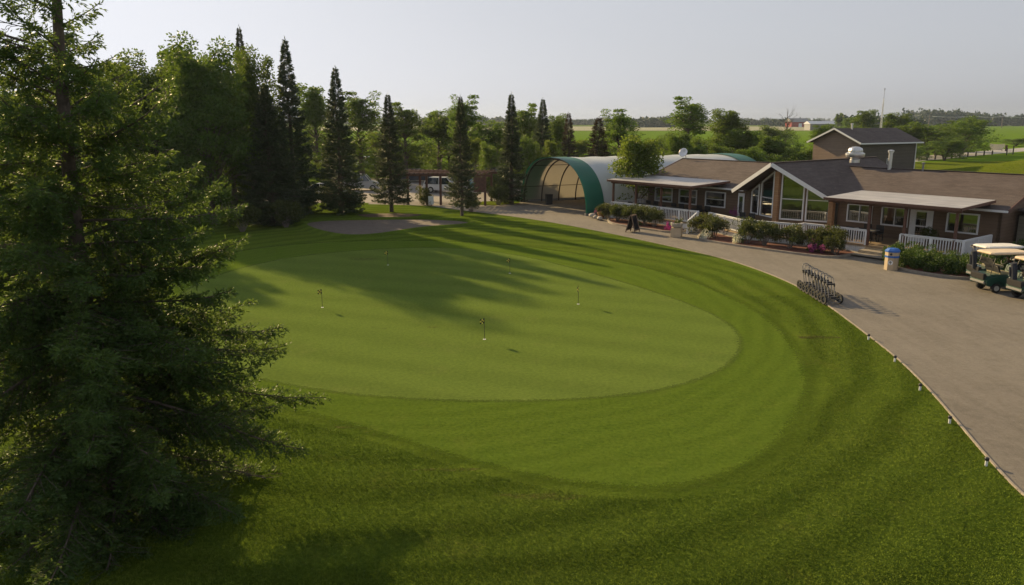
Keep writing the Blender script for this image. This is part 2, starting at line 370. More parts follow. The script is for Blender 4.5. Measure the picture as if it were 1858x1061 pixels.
def spruce(seed, H, R, mat, base=.5, parent=None, dens=1.0, leaf=.26, wid=.085, shape=.85, droop=.25):
    r = RS(seed); tb = MB()
    k = 9; tb.tube([(r.normal()*.02*i, r.normal()*.02*i, H*.97*i/k) for i in range(k+1)], [max(.012, .018*H*(1-i/k)) for i in range(k+1)], 7)
    C, D, Ls = [], [], []
    z = base
    while z < H*.985:
        f = z/H; nb = int(r.randint(6, 10))
        for b in range(nb):
            a = r.uniform(0, 2*math.pi)
            ln = R*((1-f)**shape)*r.uniform(.74, 1.08)+.05
            if f < .12: ln *= .8
            el = -.16+.55*f + r.normal()*.08
            o = np.array([math.cos(a), math.sin(a)])
            if ln > .5 and r.rand() < .5:
                tb.tube([(0, 0, z), (o[0]*ln*.8, o[1]*ln*.8, z+ln*.8*math.tan(el)-droop*ln*.4)], [.03*ln**.5, .006], 3, False)
            n = max(6, int(ln*26*dens))
            t = r.uniform(.12, 1, n)**.75
            side = r.uniform(-1, 1, n)*(1-t)*.55*ln*.9+r.normal(size=n)*.03
            zz = z + t*ln*math.tan(el) - droop*ln*np.sin(t*2.2)*.6 + droop*ln*.35*t**3 + r.normal(size=n)*.05 - np.abs(side)*.25
            x = o[0]*t*ln - o[1]*side; y = o[1]*t*ln + o[0]*side
            C.append(np.stack([x, y, zz], 1))
            dd = np.stack([o[0]-o[1]*np.sign(side)*.9, o[1]+o[0]*np.sign(side)*.9, r.uniform(-.7, .25, n)], 1)+r.normal(size=(n, 3))*.3
            D.append(dd); Ls.append(r.uniform(.6, 1.2, n)*leaf)
        z += (.20+.16*(1-f))/max(.6, dens**.5)*H/13
    n = 14; C.append(np.stack([r.normal(size=n)*.04, r.normal(size=n)*.04, H*np.linspace(.93, 1.0, n)], 1)); D.append(r.normal(size=(n, 3))*.4+[0, 0, 1]); Ls.append(np.full(n, .22))
    C = np.concatenate(C); D = np.concatenate(D); Ls = np.concatenate(Ls)
    rhombi('crown', C, D, Ls, Ls*wid/leaf, mat, parent, seed)
    tb.build('trunk', M['bark'], parent)
def broadleaf(seed, H, R, mat, parent=None, clear=.2, nclump=70, per=130, leaf=.28, sparse=0., bark='bark', flat=1.0, top=1.0, crad=(.55, 1.15), stems=1):
    r = RS(seed); tb = MB(); C, D = [], []
    z0 = H*clear; zc = (z0+H)/2; hz_ = (H-z0)/2
    bumps = unit(r.normal(size=(9, 3))); amp = r.uniform(-.35, .35, 9)
    ends = []; lead = [(r.uniform(-.5, .5)*R, r.uniform(-.5, .5)*R, H*r.uniform(.86, 1.0)) for _ in range(7)]
    for lx, ly, lz in lead:
        for q in range(6):
            t = q/6; ends.append(np.array([lx*(1-t*.35)+r.normal()*.15*R*t, ly*(1-t*.35)+r.normal()*.15*R*t, lz*(1-.36*t)-.3]))
    while len(ends) < nclump:
        d = unit(r.normal(size=(1, 3)))[0]
        s = 1+np.sum(amp*np.maximum(0, bumps@d)**3)
        rad = r.uniform(.12, 1)**.5*s
        zz = zc+d[2]*hz_*rad*.95; fz = (zz-z0)/max(.1, H-z0)
        w = 1.15-.75*max(0, fz)**1.3
        p = np.array([d[0]*R*rad*w, d[1]*R*rad*w, zz])
        if p[2] > H*.97 or p[2] < z0*.8: continue
        ends.append(p)
    for si in range(stems):
        a = r.uniform(0, 6.28); off = (0 if stems == 1 else .35*R)
        pts = [(off*math.cos(a)*i/7*.9+r.normal()*.03*H*i/16, off*math.sin(a)*i/7*.9+r.normal()*.03*H*i/16, H*.86*i/7) for i in range(8)]
        tb.tube(pts, [max(.02, H*.020*(1-i/7.6)*(1.35 if i == 0 else 1)/(stems**.4)) for i in range(8)], 8)
    spine = [Vector(p) for p in pts]
    for p in ends:
        rc = r.uniform(*crad)*(R/3.2)**.5*(.62 if p[2] > H*.84 else 1)
        zs = min(max(H*.16, p[2]-np.hypot(p[0], p[1])*.75-.3), H*.8); i = min(6, int(zs/(H*.86)*7)); fr = zs/(H*.86)*7-i
        b = spine[i].lerp(spine[i+1], min(1, fr)); q = Vector(p); mid = b.lerp(q, .55)+Vector((0, 0, .12*(q-b).length))
        L0 = (q-b).length
        tb.tube([b, b.lerp(mid, .5)+Vector(r.normal(size=3)*.03*L0), mid, q], [max(.015, .020*L0), .014*L0+.006, .009*L0+.005, .006], 4, False)
        n = int(per*r.uniform(.6, 1.3)*(1-sparse*.5))
        g = unit(r.normal(size=(n, 3)))*(r.uniform(.15, 1, (n, 1))**.5)*rc*np.array([1.15, 1.15, .8*flat])
        g += r.normal(size=(n, 3))*.08*rc
        C.append(p+g); dd = g/rc+r.normal(size=(n, 3))*.7; dd[:, 2] -= .15; D.append(dd)
    C = np.concatenate(C); D = np.concatenate(D); n = len(C)
    Ls = r.uniform(.65, 1.25, n)*leaf
    rhombi('crown', C, D, Ls, Ls*.62, mat, parent, seed)
    tb.build('trunk', M[bark], parent)
def shrubmesh(seed, H, R, mat, n=900, leaf=.1, stems=9, lift=.35, parent=None, name='foliage', lumps=14, stemmat='barklight'):
    r = RS(seed)
    cs = np.stack([r.uniform(-.65, .65, lumps)*R, r.uniform(-.65, .65, lumps)*R, r.uniform(lift+.1, .88, lumps)*H], 1)
    i = r.randint(0, lumps, n); rc = r.uniform(.5, 1, lumps)*min(R, H)*.42
    g = unit(r.normal(size=(n, 3)))*(r.uniform(.1, 1, (n, 1))**.4)*rc[i][:, None]
    C = cs[i]+g; C[:, 2] = np.clip(C[:, 2], .03, None)
    D = g+r.normal(size=(n, 3))*.5*R+[0, 0, .3*R]; Ls = r.uniform(.6, 1.3, n)*leaf
    o = rhombi(name, C, D, Ls, Ls*.6, mat, parent, seed)
    if stems:
        tb = MB()
        for k in range(stems):
            a = r.uniform(0, 6.28); q = r.uniform(.3, .7)*R
            tb.tube([(.08*math.cos(a), .08*math.sin(a), 0), (q*.5*math.cos(a), q*.5*math.sin(a), H*.3), (q*math.cos(a), q*math.sin(a), H*.75)], [.02, .014, .006], 4, False)
        tb.build('stem', M[stemmat], parent)
    return o
# ------------------------------------------------------------------ the ground sheets
def smooth_loop(pts, it=3, closed=True):
    for _ in range(it):
        q = []; n = len(pts)
        for i in range(n if closed else n-1):
            a, b = pts[i], pts[(i+1) % n]
            q += [(a[0]*.75+b[0]*.25, a[1]*.75+b[1]*.25), (a[0]*.25+b[0]*.75, a[1]*.25+b[1]*.75)]
        if not closed: q = [pts[0]]+q+[pts[-1]]
        pts = q
    return pts
def sheet(name, pts, z, mat, kind='structure'):
    import bmesh
    bm = bmesh.new(); f = bm.faces.new([bm.verts.new((p[0], p[1], z)) for p in pts])
    bm.normal_update()
    if f.normal.z < 0: f.normal_flip()
    bmesh.ops.triangulate(bm, faces=bm.faces)
    me = bpy.data.meshes.new(name); bm.to_mesh(me); bm.free(); me.materials.append(mat)
    o = link(bpy.data.objects.new(name, me)); o['kind'] = kind; return o
b = MB(); b.add([(-5000,-600,0),(5000,-600,0),(5000,6000,0),(-5000,6000,0)], [(0,1,2,3)])
g = b.build('ground', M['rough']); g['kind'] = 'structure'
GREEN = [(-6.4,50),(-12.4,47.6),(-15.6,42.6),(-16.2,36.3),(-14.4,29.3),(-10.3,24.6),(-6.1,22.1),(-2.1,21.2),(1.9,21.3),(4.8,22.2),(7.2,24.2),(8.8,27.4),(9.1,30.6),(8.1,34.2),(6.2,38.3),(3.7,42.6),(.7,46.9),(-2.8,49.6)]
COLLAR = [(7.8,43.5),(10.2,38.2),(11.4,31.1),(10.2,23.6),(7.6,18.6),(5.2,16.0),(3.2,15.4),(.9,15.9),(-1.4,17.2),(-4.0,19.0),(-6.9,20.6),(-13.0,23.6),(-18.6,30),(-20.4,37.5),(-18.6,47.5),(-14.5,52.0),(-8.7,53.4),(-3.5,52.9),(2.5,50.0)]
def soft_sheet(name, pts, z, mat, c, band):
    n = len(pts); inner = []
    for x, y in pts:
        l = math.hypot(x-c[0], y-c[1]); inner.append((c[0]+(x-c[0])*(l-band)/l, c[1]+(y-c[1])*(l-band)/l))
    b = MB(); b.add([(x, y, z) for x, y in pts]+[(x, y, z) for x, y in inner]+[(c[0], c[1], z)], [(i, (i+1) % n, n+(i+1) % n, n+i) for i in range(n)]+[(n+i, n+(i+1) % n, 2*n) for i in range(n)])
    o = b.build(name, mat); a = o.data.attributes.new('edge', 'FLOAT', 'POINT')
    for i in range(len(o.data.vertices)): a.data[i].value = 0.0 if i < n else 1.0
    o['kind'] = 'structure'
soft_sheet('fringe', smooth_loop(COLLAR), .006, M['collar'], (-4, 34), 1.1)
soft_sheet('putting_green', smooth_loop(GREEN), .012, M['green'], (-3, 35), .6)
BUNK = [(-16.6,61.6),(-14.6,57.6),(-12.3,54.9),(-10.6,54.2),(-9.0,55.4),(-7.0,58.4),(-3.4,60.2),(-3.2,62.3),(-5.4,63.6),(-8.1,64.2),(-12.5,63.6),(-15.2,63.2)]
sheet('bunker_sand', smooth_loop(BUNK), .01, M['sand'])
lp = smooth_loop([(x*1.0, y) for x, y in BUNK]); c0 = (-9.8, 60)
b = MB()                                       # the raised turf lip round the bunker
n = len(lp); prof = [(.985, .012), (1.01, .16), (1.05, .20), (1.12, .10), (1.19, -.01)]
vs = [(c0[0]+(x-c0[0])*s, c0[1]+(y-c0[1])*s, h) for s, h in prof for x, y in lp]
b.add(vs, [(k*n+i, k*n+(i+1) % n, (k+1)*n+(i+1) % n, (k+1)*n+i) for k in range(4) for i in range(n)])
o = b.build('bunker_lip', M['rough'], smooth=True); o['kind'] = 'structure'
EDGE = [(10.6,9.0),(11.0,13),(11.1,15.6),(11.5,17.6),(12.1,20.1),(12.7,22.7),(13.2,25.5),(13.5,28.4),(13.9,33.0),(14.1,37.3),(13.6,41.3),(12.6,45.2),(11.0,48.6),(9.1,52.2),(6.8,56.4),(4.0,61.0),(1.0,65.0),(-2.0,68.2),(-4.4,70.4)]
EDGE = smooth_loop(EDGE, 2, False)
grav = EDGE + [(-8,74.5),(-14,76),(-14,79),(-6,78.2),(-3.2,75.2),(-1.5,74.8),(.2,76.2),(2,80),(22,92),(60,60),(90,20),(60,-8),(12,-8)]
sheet('gravel_drive', grav, .008, M['gravel'])
sheet('parking_lot', [(-27,77),(-2.4,77.5),(8,92),(10,104),(-24,112)], .004, M['asphalt'])
# concrete edging along lawn
def strip(name, pts, w, h, mat, label=None, cat=None, kind=None):
    b = MB(); k = len(pts); vs = []
    for i, (x, y) in enumerate(pts):
        a = pts[max(0, i-1)]; c = pts[min(k-1, i+1)]; dx, dy = c[0]-a[0], c[1]-a[1]; l = math.hypot(dx, dy); nx, ny = -dy/l*w/2, dx/l*w/2
        vs += [(x-nx, y-ny, 0), (x-nx, y-ny, h), (x+nx, y+ny, h), (x+nx, y+ny, 0)]
    b.add(vs, [(4*i+j, 4*i+j+1, 4*i+5+j, 4*i+4+j) for i in range(k-1) for j in range(3)])
    o = b.build(name, mat)
    if label: tag(o, label, cat)
    if kind: o['kind'] = kind
    return o
strip('lawn_edging', [p for p in EDGE if p[1] < 53], .055, .04, M['concrete'], kind='structure')
# blades of the nearer lawn: too many to count, one mass
def inpoly(x, y, P_):
    r = np.zeros(len(x), bool); n = len(P_)
    for i in range(n):
        (x0, y0), (x1, y1) = P_[i], P_[(i+1) % n]
        if y0 == y1: continue
        c = ((y0 > y) != (y1 > y)) & (x < (x1-x0)*(y-y0)/(y1-y0)+x0); r ^= c
    return r
def blades(n, seed):
    r = RS(seed); y = 11.5+24*r.rand(n)**1.9; x = r.uniform(-.72, .72, n)*y*1.0
    keep = ~inpoly(x, y, smooth_loop(GREEN, 2)) & ~inpoly(x, y, grav)
    x, y = x[keep], y[keep]; col = inpoly(x, y, smooth_loop(COLLAR, 2))
    k2 = ~col | (r.rand(len(x)) < .45); x, y, col = x[k2], y[k2], col[k2]
    n = len(x); D = r.normal(size=(n, 3))*.55; D[:, 2] = r.uniform(.35, 1., n)
    Ls = np.where(col, .016, .030)*r.uniform(.6, 1.4, n)*(1+(y-12)*.02)
    o = rhombi('lawn_blades', np.stack([x, y, np.full(n, .004)], 1), D, Ls, Ls*.38, M['blade'], None, seed); o['kind'] = 'stuff'
    tag(o, 'short green grass blades of the nearer lawn', 'grass', kind='stuff')
blades(520000, 3)
# far land
sheet('crop_field', [atd(560,150), atd(1640,150), (300,215), (330,560), atd(300,590), (-200,150)], .03, M['crop'])
sheet('crop_field', [atd(1650,240), atd(2300,240), atd(2300,1000), atd(1500,1000)], .05, M['crop'])
sheet('stubble_field', [atd(300,596), atd(1500,600), atd(1450,960), atd(300,960)], .06, M['stubble'])
sheet('meadow', [(30,118), (200,118), (230,240), (35,150)], .02, M['meadow'])
b = MB(); nx_, ny_ = 40, 24                       # grassy mound behind clubhouse
def moundz(x, y):
    r = ((x-78)/30)**2 + ((y-97)/14)**2
    return 4.3*math.exp(-r*1.2) + .10*math.sin(x*.5)*math.sin(y*.7) - .15
vs = [(40+i*2.4, 66+j*2.6, moundz(40+i*2.4, 66+j*2.6)) for j in range(ny_+1) for i in range(nx_+1)]
b.add(vs, [(j*(nx_+1)+i, j*(nx_+1)+i+1, (j+1)*(nx_+1)+i+1, (j+1)*(nx_+1)+i) for j in range(ny_) for i in range(nx_)])
o = b.build('grass_mound', M['meadow'], smooth=True); o['kind'] = 'structure'
ra = [(20,104),(45,128),(81,162),(112,192),(149,226),(230,300)]
b = MB(); k = len(ra); vs = []
for x, y in ra: vs += [(x+2.9, y-2.9, .05), (x-2.9, y+2.9, .05)]
b.add(vs, [(2*i, 2*i+2, 2*i+3, 2*i+1) for i in range(k-1)]); o = b.build('road', M['road']); o['kind'] = 'structure'
b = MB(); b.add([(500,1185,.3),(2200,1185,.3),(2200,1215,.3),(500,1215,.3)], [(0,1,2,3)]); o = b.build('highway', M['road']); o['kind'] = 'structure'
sheet('grass_verge', [(-3.2,75.6),(-1.4,75.2),(-.4,76.6),(-.2,79.5),(-3,78.5)], .014, M['meadow'])
# far woods: one mass each
def woods(name, u0, u1, dist, top, seed, n=70, low=None, deep=60, leaf=2.2):
    r = RS(seed); C = []; x0 = atd(u0, dist)[0]; x1 = atd(u1, dist)[0]
    H = hz(top, dist)
    for i in range(n):
        x = r.uniform(x0, x1); y = dist+r.uniform(0, deep); h = H*r.uniform(.72, 1.0)*(.85+.15*math.sin(x*.03+seed)); w = h*r.uniform(.25, .4)
        m = 110; g = unit(r.normal(size=(m, 3)))*r.uniform(.6, 1, (m, 1))
        g = g*np.array([w, w, h*.5]); g[:, 2] += h*.5; C.append(g+np.array([x, y, 0]))
    C = np.concatenate(C); D = r.normal(size=C.shape)
    o = rhombi(name, C, D, r.uniform(.7, 1.3, len(C))*leaf, r.uniform(.7, 1.2, len(C))*leaf*.8, M['far_tree'], None, seed)
    o['kind'] = 'stuff'; return o
tag(woods('far_woods', 1100, 1250, 850, 206, 1, 110, leaf=2.6), 'dark treeline closing off the green field left of the tallest centre tree', 'woods')
tag(woods('far_woods', 960, 1130, 1250, 214, 2, 110, leaf=3.4), 'thin blue-grey treeline between the reddish spruce tops', 'woods')
tag(woods('far_woods', 700, 980, 1100, 211, 3, 150, leaf=3.2), 'low hazy treeline seen behind the row of pointed spruces', 'woods')
tag(woods('far_woods', 1320, 1450, 1150, 215.5, 4, 50, leaf=3), 'low hazy treeline left of the red barn', 'woods')
tag(woods('far_woods', 1680, 1830, 1000, 194, 5, 100, leaf=3.0), 'tall far grove standing above the right-hand field', 'woods')
tag(woods('far_woods', 1800, 2100, 1050, 207, 6, 150, leaf=3), 'low treeline running out of the picture beyond the right field', 'woods')
tag(woods('far_woods', 1555, 1700, 560, 205, 7, 60, leaf=2.0, deep=40), 'dark belt of trees right of the lattice mast', 'woods')
tag(woods('far_woods', -900, 720, 1500, 213, 8, 200, leaf=4.5), 'farthest blue treeline along the left horizon', 'woods')
tag(woods('far_woods', 1200, 2600, 2600, 214.8, 9, 220, leaf=7, deep=200), 'farthest pale treeline along the right horizon', 'woods')
# ------------------------------------------------------------------ the clubhouse
UA = math.radians(38.3)
U = (math.sin(UA), -math.cos(UA)); V = (math.cos(UA), math.sin(UA))
U0, V0 = -31.6, 50.3
def uv(u, v, z=0): return (u*U[0]+v*V[0], u*U[1]+v*V[1], z)
RZ = math.atan2(U[1], U[0])
club = empty('clubhouse', uv(U0, V0, 0), RZ, 'long brown sided clubhouse with a glazed front gable, shingle roof and two porch roofs', 'building')
class LB(MB):                      # builder in clubhouse (u,v,z) coordinates
    def build(s, *a, **k):
        s.v = [(p[0]-U0, p[1]-V0, p[2]) for p in s.v]; return MB.build(s, *a, **k)
def wallface(b, p, q, z0, z1, holes, th=.18, topf=None):
    """wall from p to q (u,v), outer face on that line, thickness inward, holes = [(s0,s1,z0,z1)]"""
    Lh = math.hypot(q[0]-p[0], q[1]-p[1]); d = ((q[0]-p[0])/Lh, (q[1]-p[1])/Lh); nn = (-d[1], d[0])
    xs = sorted({0, Lh}|{h[0] for h in holes}|{h[1] for h in holes})
    for a, c in zip(xs, xs[1:]):
        hs_ = sorted([(h[2], h[3]) for h in holes if h[0] <= a+1e-6 and h[1] >= c-1e-6])
        zz = z0
        segs = []
        for h in hs_: segs.append((zz, h[0])); zz = h[1]
        segs.append((zz, z1))
        for s0, s1 in segs:
            if s1-s0 < .01: continue
            pts = [(p[0]+d[0]*a, p[1]+d[1]*a), (p[0]+d[0]*c, p[1]+d[1]*c), (p[0]+d[0]*c+nn[0]*th, p[1]+d[1]*c+nn[1]*th), (p[0]+d[0]*a+nn[0]*th, p[1]+d[1]*a+nn[1]*th)]
            b.prism(pts, s0, s1, lambda x, y, t: (x, y, t))
def window(p, q, s0, s1, zs, parent, mull=(), rails=(), name='window', fw=.09, dark=False):
    """zs = (bottom-left, bottom-right, top-left, top-right)"""
    Lh = math.hypot(q[0]-p[0], q[1]-p[1]); d = ((q[0]-p[0])/Lh, (q[1]-p[1])/Lh); nn = (-d[1], d[0])
    def pt(s, z, off=0): return (p[0]+d[0]*s+nn[0]*off, p[1]+d[1]*s+nn[1]*off, z)
    b = LB(); o = -.03
    for (sa, za), (sb, zb) in (((s0, zs[0]), (s1, zs[1])), ((s1, zs[1]), (s1, zs[3])), ((s1, zs[3]), (s0, zs[2])), ((s0, zs[2]), (s0, zs[0]))):
        b.beam(pt(sa, za, o), pt(sb, zb, o), .07 if abs(sa-sb) < .01 else .07, fw) if abs(sa-sb) > .01 else b.beam(pt(sa, za-fw/2, o+.0015), pt(sb, zb+(fw/2 if zb > za else -fw/2), o+.0015), fw, .07)
    for s in mull: b.beam(pt(s, zs[0]+.05, o+.003), pt(s, (zs[2]+(zs[3]-zs[2])*(s-s0)/(s1-s0))-.05, o+.003), .06, .05)
    for z in rails: b.beam(pt(s0+.05, z, o+.006), pt(s1-.05, z, o+.006), .05, .05)
    w = b.build(name, M['whitetrim'], parent)
    g = LB(); g.add([pt(s0, zs[0], .03), pt(s1, zs[1], .03), pt(s1, zs[3], .03), pt(s0, zs[2], .03)], [(0,1,2,3)])
    g.build('pane', M['glass'], w); return w
WL = (-45.1, 50.3); WR = (-17.9, 50.3)
PA, PB, PC = (-35.0, 50.2), (-31.6, 48.6), (-28.0, 49.8)
ZD = .5
wins = [(-44.25,-42.45),(-41.7,-39.95),(-39.05,-37.2)]
winr = [(-27.25,-25.6),(-24.9,-23.25),(-20.85,-19.1)]
b = LB()
wallface(b, WL, (-35.03, 50.3), 0, 2.9, [(a-WL[0], c-WL[0], 1.38, 2.5) for a, c in wins])
wallface(b, (-27.97, 50.3), WR, 0, 2.9, [(a+27.97, c+27.97, 1.36, 2.5) for a, c in winr]+[(-23.1+27.97, -21.7+27.97, ZD, 2.52)])
wallface(b, WR, (-17.9, 60.8), 0, 2.9, []); wallface(b, (-17.9, 60.8), (-45.1, 60.8), 0, 2.9, []); wallface(b, (-45.1, 60.8), (-45.1, 50.5), 0, 2.9, [])
for uu in (-45.1, -17.9):                                        # gable triangles
    b.prism([(50.32, 2.9), (60.78, 2.9), (55.45, 4.55)], uu-.0, uu+(.15 if uu < -30 else -.15), lambda p, q, t: (t, p, q))
b.build('wall', M['siding'], club)
b = LB(); b.bx(-45.0,-18.0,50.45,60.6,.38,.48); b.build('floor', M['grey'], club)
b = LB(); b.bx(-44.9,-18.1,55.6,55.7,.5,2.85); b.build('inner_wall', M['grey'], club)
# gable front: the glazed prow
def faceline(p, q): 
    Lh = math.hypot(q[0]-p[0], q[1]-p[1]); return Lh, ((q[0]-p[0])/Lh, (q[1]-p[1])/Lh)
def gtop(u): return 4.88 - .6*abs(u+31.6)                # underside of the gable roof
b = LB(); b2 = LB()
def pier(bb, p, q, s0, s1, z0, z1=None, th=.16, tilt=None):
    Lh, d = faceline(p, q); nn = (-d[1], d[0]); vs = []
    for off in (0, th):
        for s in (s0, s1):
            x, y = p[0]+d[0]*s+nn[0]*off, p[1]+d[1]*s+nn[1]*off; x0, y0 = p[0]+d[0]*s, 0
            vs += [(x, y, z0 if not callable(z0) else z0(x0)), (x, y, (z1 if not callable(z1) else z1(x0)) if z1 is not None else gtop(x0))]
    bb.add(vs, [(0,2,3,1),(4,5,7,6),(0,1,5,4),(2,6,7,3),(1,3,7,5),(0,4,6,2)])
LA, dA = faceline(PA, PB); LC, dC = faceline(PB, PC)
wa = [(.45, 1.40), (1.72, 3.30)]; wc = [(.30, 1.80), (2.02, 3.50)]
def wtopA(s): return gtop(PA[0]+dA[0]*s)-.20
def wtopC(s): return gtop(PB[0]+dC[0]*s)-.20
for (p, q, Lh, ws) in ((PA, PB, LA, wa), (PB, PC, LC, wc)):
    e = [0]+[x for w_ in ws for x in w_]+[Lh]
    for s0, s1 in zip(e[::2], e[1::2]): pier(b, p, q, s0, s1, ZD-.45)
    for s0, s1 in ws:
        pier(b, p, q, s0, s1, ZD-.45, 1.22); pier(b, p, q, s0, s1, lambda x: gtop(x)-.20)
b.build('gable_wall', M['siding'], club)
b = LB(); b.beam((PB[0], PB[1]-.06, .5), (PB[0], PB[1]-.06, 4.5), .34, .24); b.build('corner_post', M['cedarside'], club)
window(PA, PB, *wa[0], (1.25, 1.25, wtopA(.45), wtopA(1.40)), club, rails=(2.56,), name='gable_window')
window(PA, PB, *wa[1], (1.25, 1.25, wtopA(1.72), wtopA(3.30)), club, rails=(2.56,), name='gable_window')
window(PB, PC, *wc[0], (1.22, 1.22, wtopC(.30), wtopC(1.80)), club, rails=(2.62,), name='gable_window')
window(PB, PC, *wc[1], (1.22, 1.22, wtopC(2.02), wtopC(3.50)), club, rails=(2.62,), name='gable_window')
for a, c in wins: window(WL, (-35, 50.3), a-WL[0], c-WL[0], (1.38, 1.38, 2.5, 2.5), club, mull=(), rails=(1.95,) if a > -42 else ())
for i, (a, c) in enumerate(winr): window((-27.97, 50.3), WR, a+27.97, c+27.97, (1.36, 1.36, 2.5, 2.5), club, mull=((a+c)/2+27.97,) if i < 2 else ())
# doors
b = LB(); b.bx(-23.1,-21.7,50.27,50.33,ZD,2.52); dr = None
b = LB()
for z0, z1, u0_, u1_ in ((ZD,2.52,-23.10,-22.72),(ZD,2.52,-22.08,-21.70),(2.38,2.52,-22.72,-22.08),(ZD,.85,-22.72,-22.08),(1.45,1.53,-22.72,-22.08)): b.bx(u0_,u1_,50.26,50.34,z0,z1)
dr = b.build('door', M['white'], club)
b = LB(); b.bx(-22.74,-22.06,50.29,50.31,.85,2.38); b.build('pane', M['glass'], dr)
b = LB(); b.tube([(-22.12,50.2,1.5),(-22.12,50.2,1.3)], .02, 6); b.build('handle', M['black'], dr)
b = LB(); b.bx(-36.0,-35.45,50.24,50.296,ZD,2.6); dl = b.build('door', M['white'], club)
b = LB(); b.bx(-35.88,-35.57,50.22,50.238,1.1,2.35); b.build('pane', M['glass'], dl)
# roofs ---------------------------------------------------------------
def roofslab(name, quad, th, mat, parent, uvdir=None, Bc=LB):
    """quad a,b (eave) c,d (ridge); closed slab with UVs in metres along the eave and up the slope"""
    b = Bc(); q = [Vector(p) for p in quad]; n = (q[1]-q[0]).cross(q[3]-q[0]).normalized()
    if n.z < 0: n = -n
    b.add([*q, *[p-n*th for p in q]], [(0,1,2,3),(7,6,5,4),(0,4,5,1),(1,5,6,2),(2,6,7,3),(3,7,4,0)])
    o = b.build(name, mat, parent); me = o.data; uvl = me.uv_layers.new(name='UVMap')
    off = Vector((U0, V0, 0)) if Bc is LB else Vector((0,0,0))
    e = (q[1]-q[0]).normalized(); s_ = n.cross(e)
    for l in me.loops:
        p = me.vertices[l.vertex_index].co+off-q[0]; uvl.data[l.index].uv = (p.dot(e), p.dot(s_))
    return o
RL, RRt = -45.75, -17.5; ZE, ZR, VE, VR, VB = 2.93, 4.65, 49.95, 55.45, 60.95
slope = (ZR-ZE)/(VR-VE)
gs = .6; GZ = 5.1; GU = -31.65; GE = 3.0
roof_front = roofslab('roof', [(RL,VE,ZE),(-35.15,VE,ZE),(-31.65,VE+(2.1)/slope*1.0 if False else VR,ZR),(RL,VR,ZR)], .12, M['shingle'], club)
roofslab('roof', [(-28.15,VE,ZE),(RRt,VE,ZE),(RRt,VR,ZR),(-31.65,VR,ZR)], .12, M['shingle'], club)
roofslab('roof', [(RRt,VB,ZE),(RL,VB,ZE),(RL,VR+.01,ZR),(RRt,VR+.01,ZR)], .12, M['shingle'], club)
gvf, gvb = 47.75, 62.0
roofslab('gable_roof', [(GU,gvb,GZ),(GU,gvf,GZ),(-35.25,48.5,GE),(-35.25,gvb,GE)], .14, M['shingle'], club)
roofslab('gable_roof', [(GU,gvf,GZ+.002),(GU,gvb,GZ+.002),(-28.05,gvb,GE),(-28.05,48.9,GE)], .14, M['shingle'], club)
b = LB(); b.beam((GU,gvf-.05,GZ+.02),(GU,gvb,GZ+.02),.22,.04); b.build('ridge_cap', M['darkbrown'], club)
b = LB(); b.beam((RL,VR,ZR+.02),(-32.9,VR,ZR+.02),.22,.04); b.beam((-30.2,VR,ZR+.02),(RRt,VR,ZR+.02),.22,.04); b.build('ridge_cap', M['darkbrown'], club)
b = LB()
b.beam((-35.29,48.44,GE-.13),(GU,gvf-.06,GZ-.10),.05,.26); b.beam((GU,gvf-.062,GZ-.10),(-28.01,48.84,GE-.13),.05,.26); b.build('fascia', M['whitetrim'], club)
b = LB(); b.beam((RL-.03,VE-.05,ZE-.08),(-35.35,VE-.05,ZE-.08),.10,.12); b.build('gutter', M['whitetrim'], club); b = LB(); b.beam((-27.9,VE-.05,ZE-.08),(RRt+.03,VE-.05,ZE-.08),.10,.12)
b.build('gutter', M['whitetrim'], club)
b = LB(); b.beam((RRt+.03,VE,ZE-.07),(RRt+.03,VR,ZR-.07),.05,.2); b.build('fascia', M['brown'], club); b = LB(); b.beam((RL-.03,VE,ZE-.07),(RL-.03,VR,ZR-.07),.05,.2); b.build('fascia', M['brown'], club)
# low lean-to on the right end, with its white gutter
b = LB(); b.bx(-17.72,-14.2,52.4,60.5,0,2.45); b.build('annex_wall', M['greyside'], club)
roofslab('annex_roof', [(-13.9,52.0,2.5),(-13.9,60.9,2.5),(-17.7,60.9,2.86),(-17.7,52.0,2.86)], .1, M['shingle'], club)
b = LB(); b.beam((-17.3,51.93,2.75),(-13.85,51.93,2.42),.07,.12); b.beam((-13.82,51.9,2.40),(-13.82,60.9,2.40),.09,.12); b.build('gutter', M['whitetrim'], club)
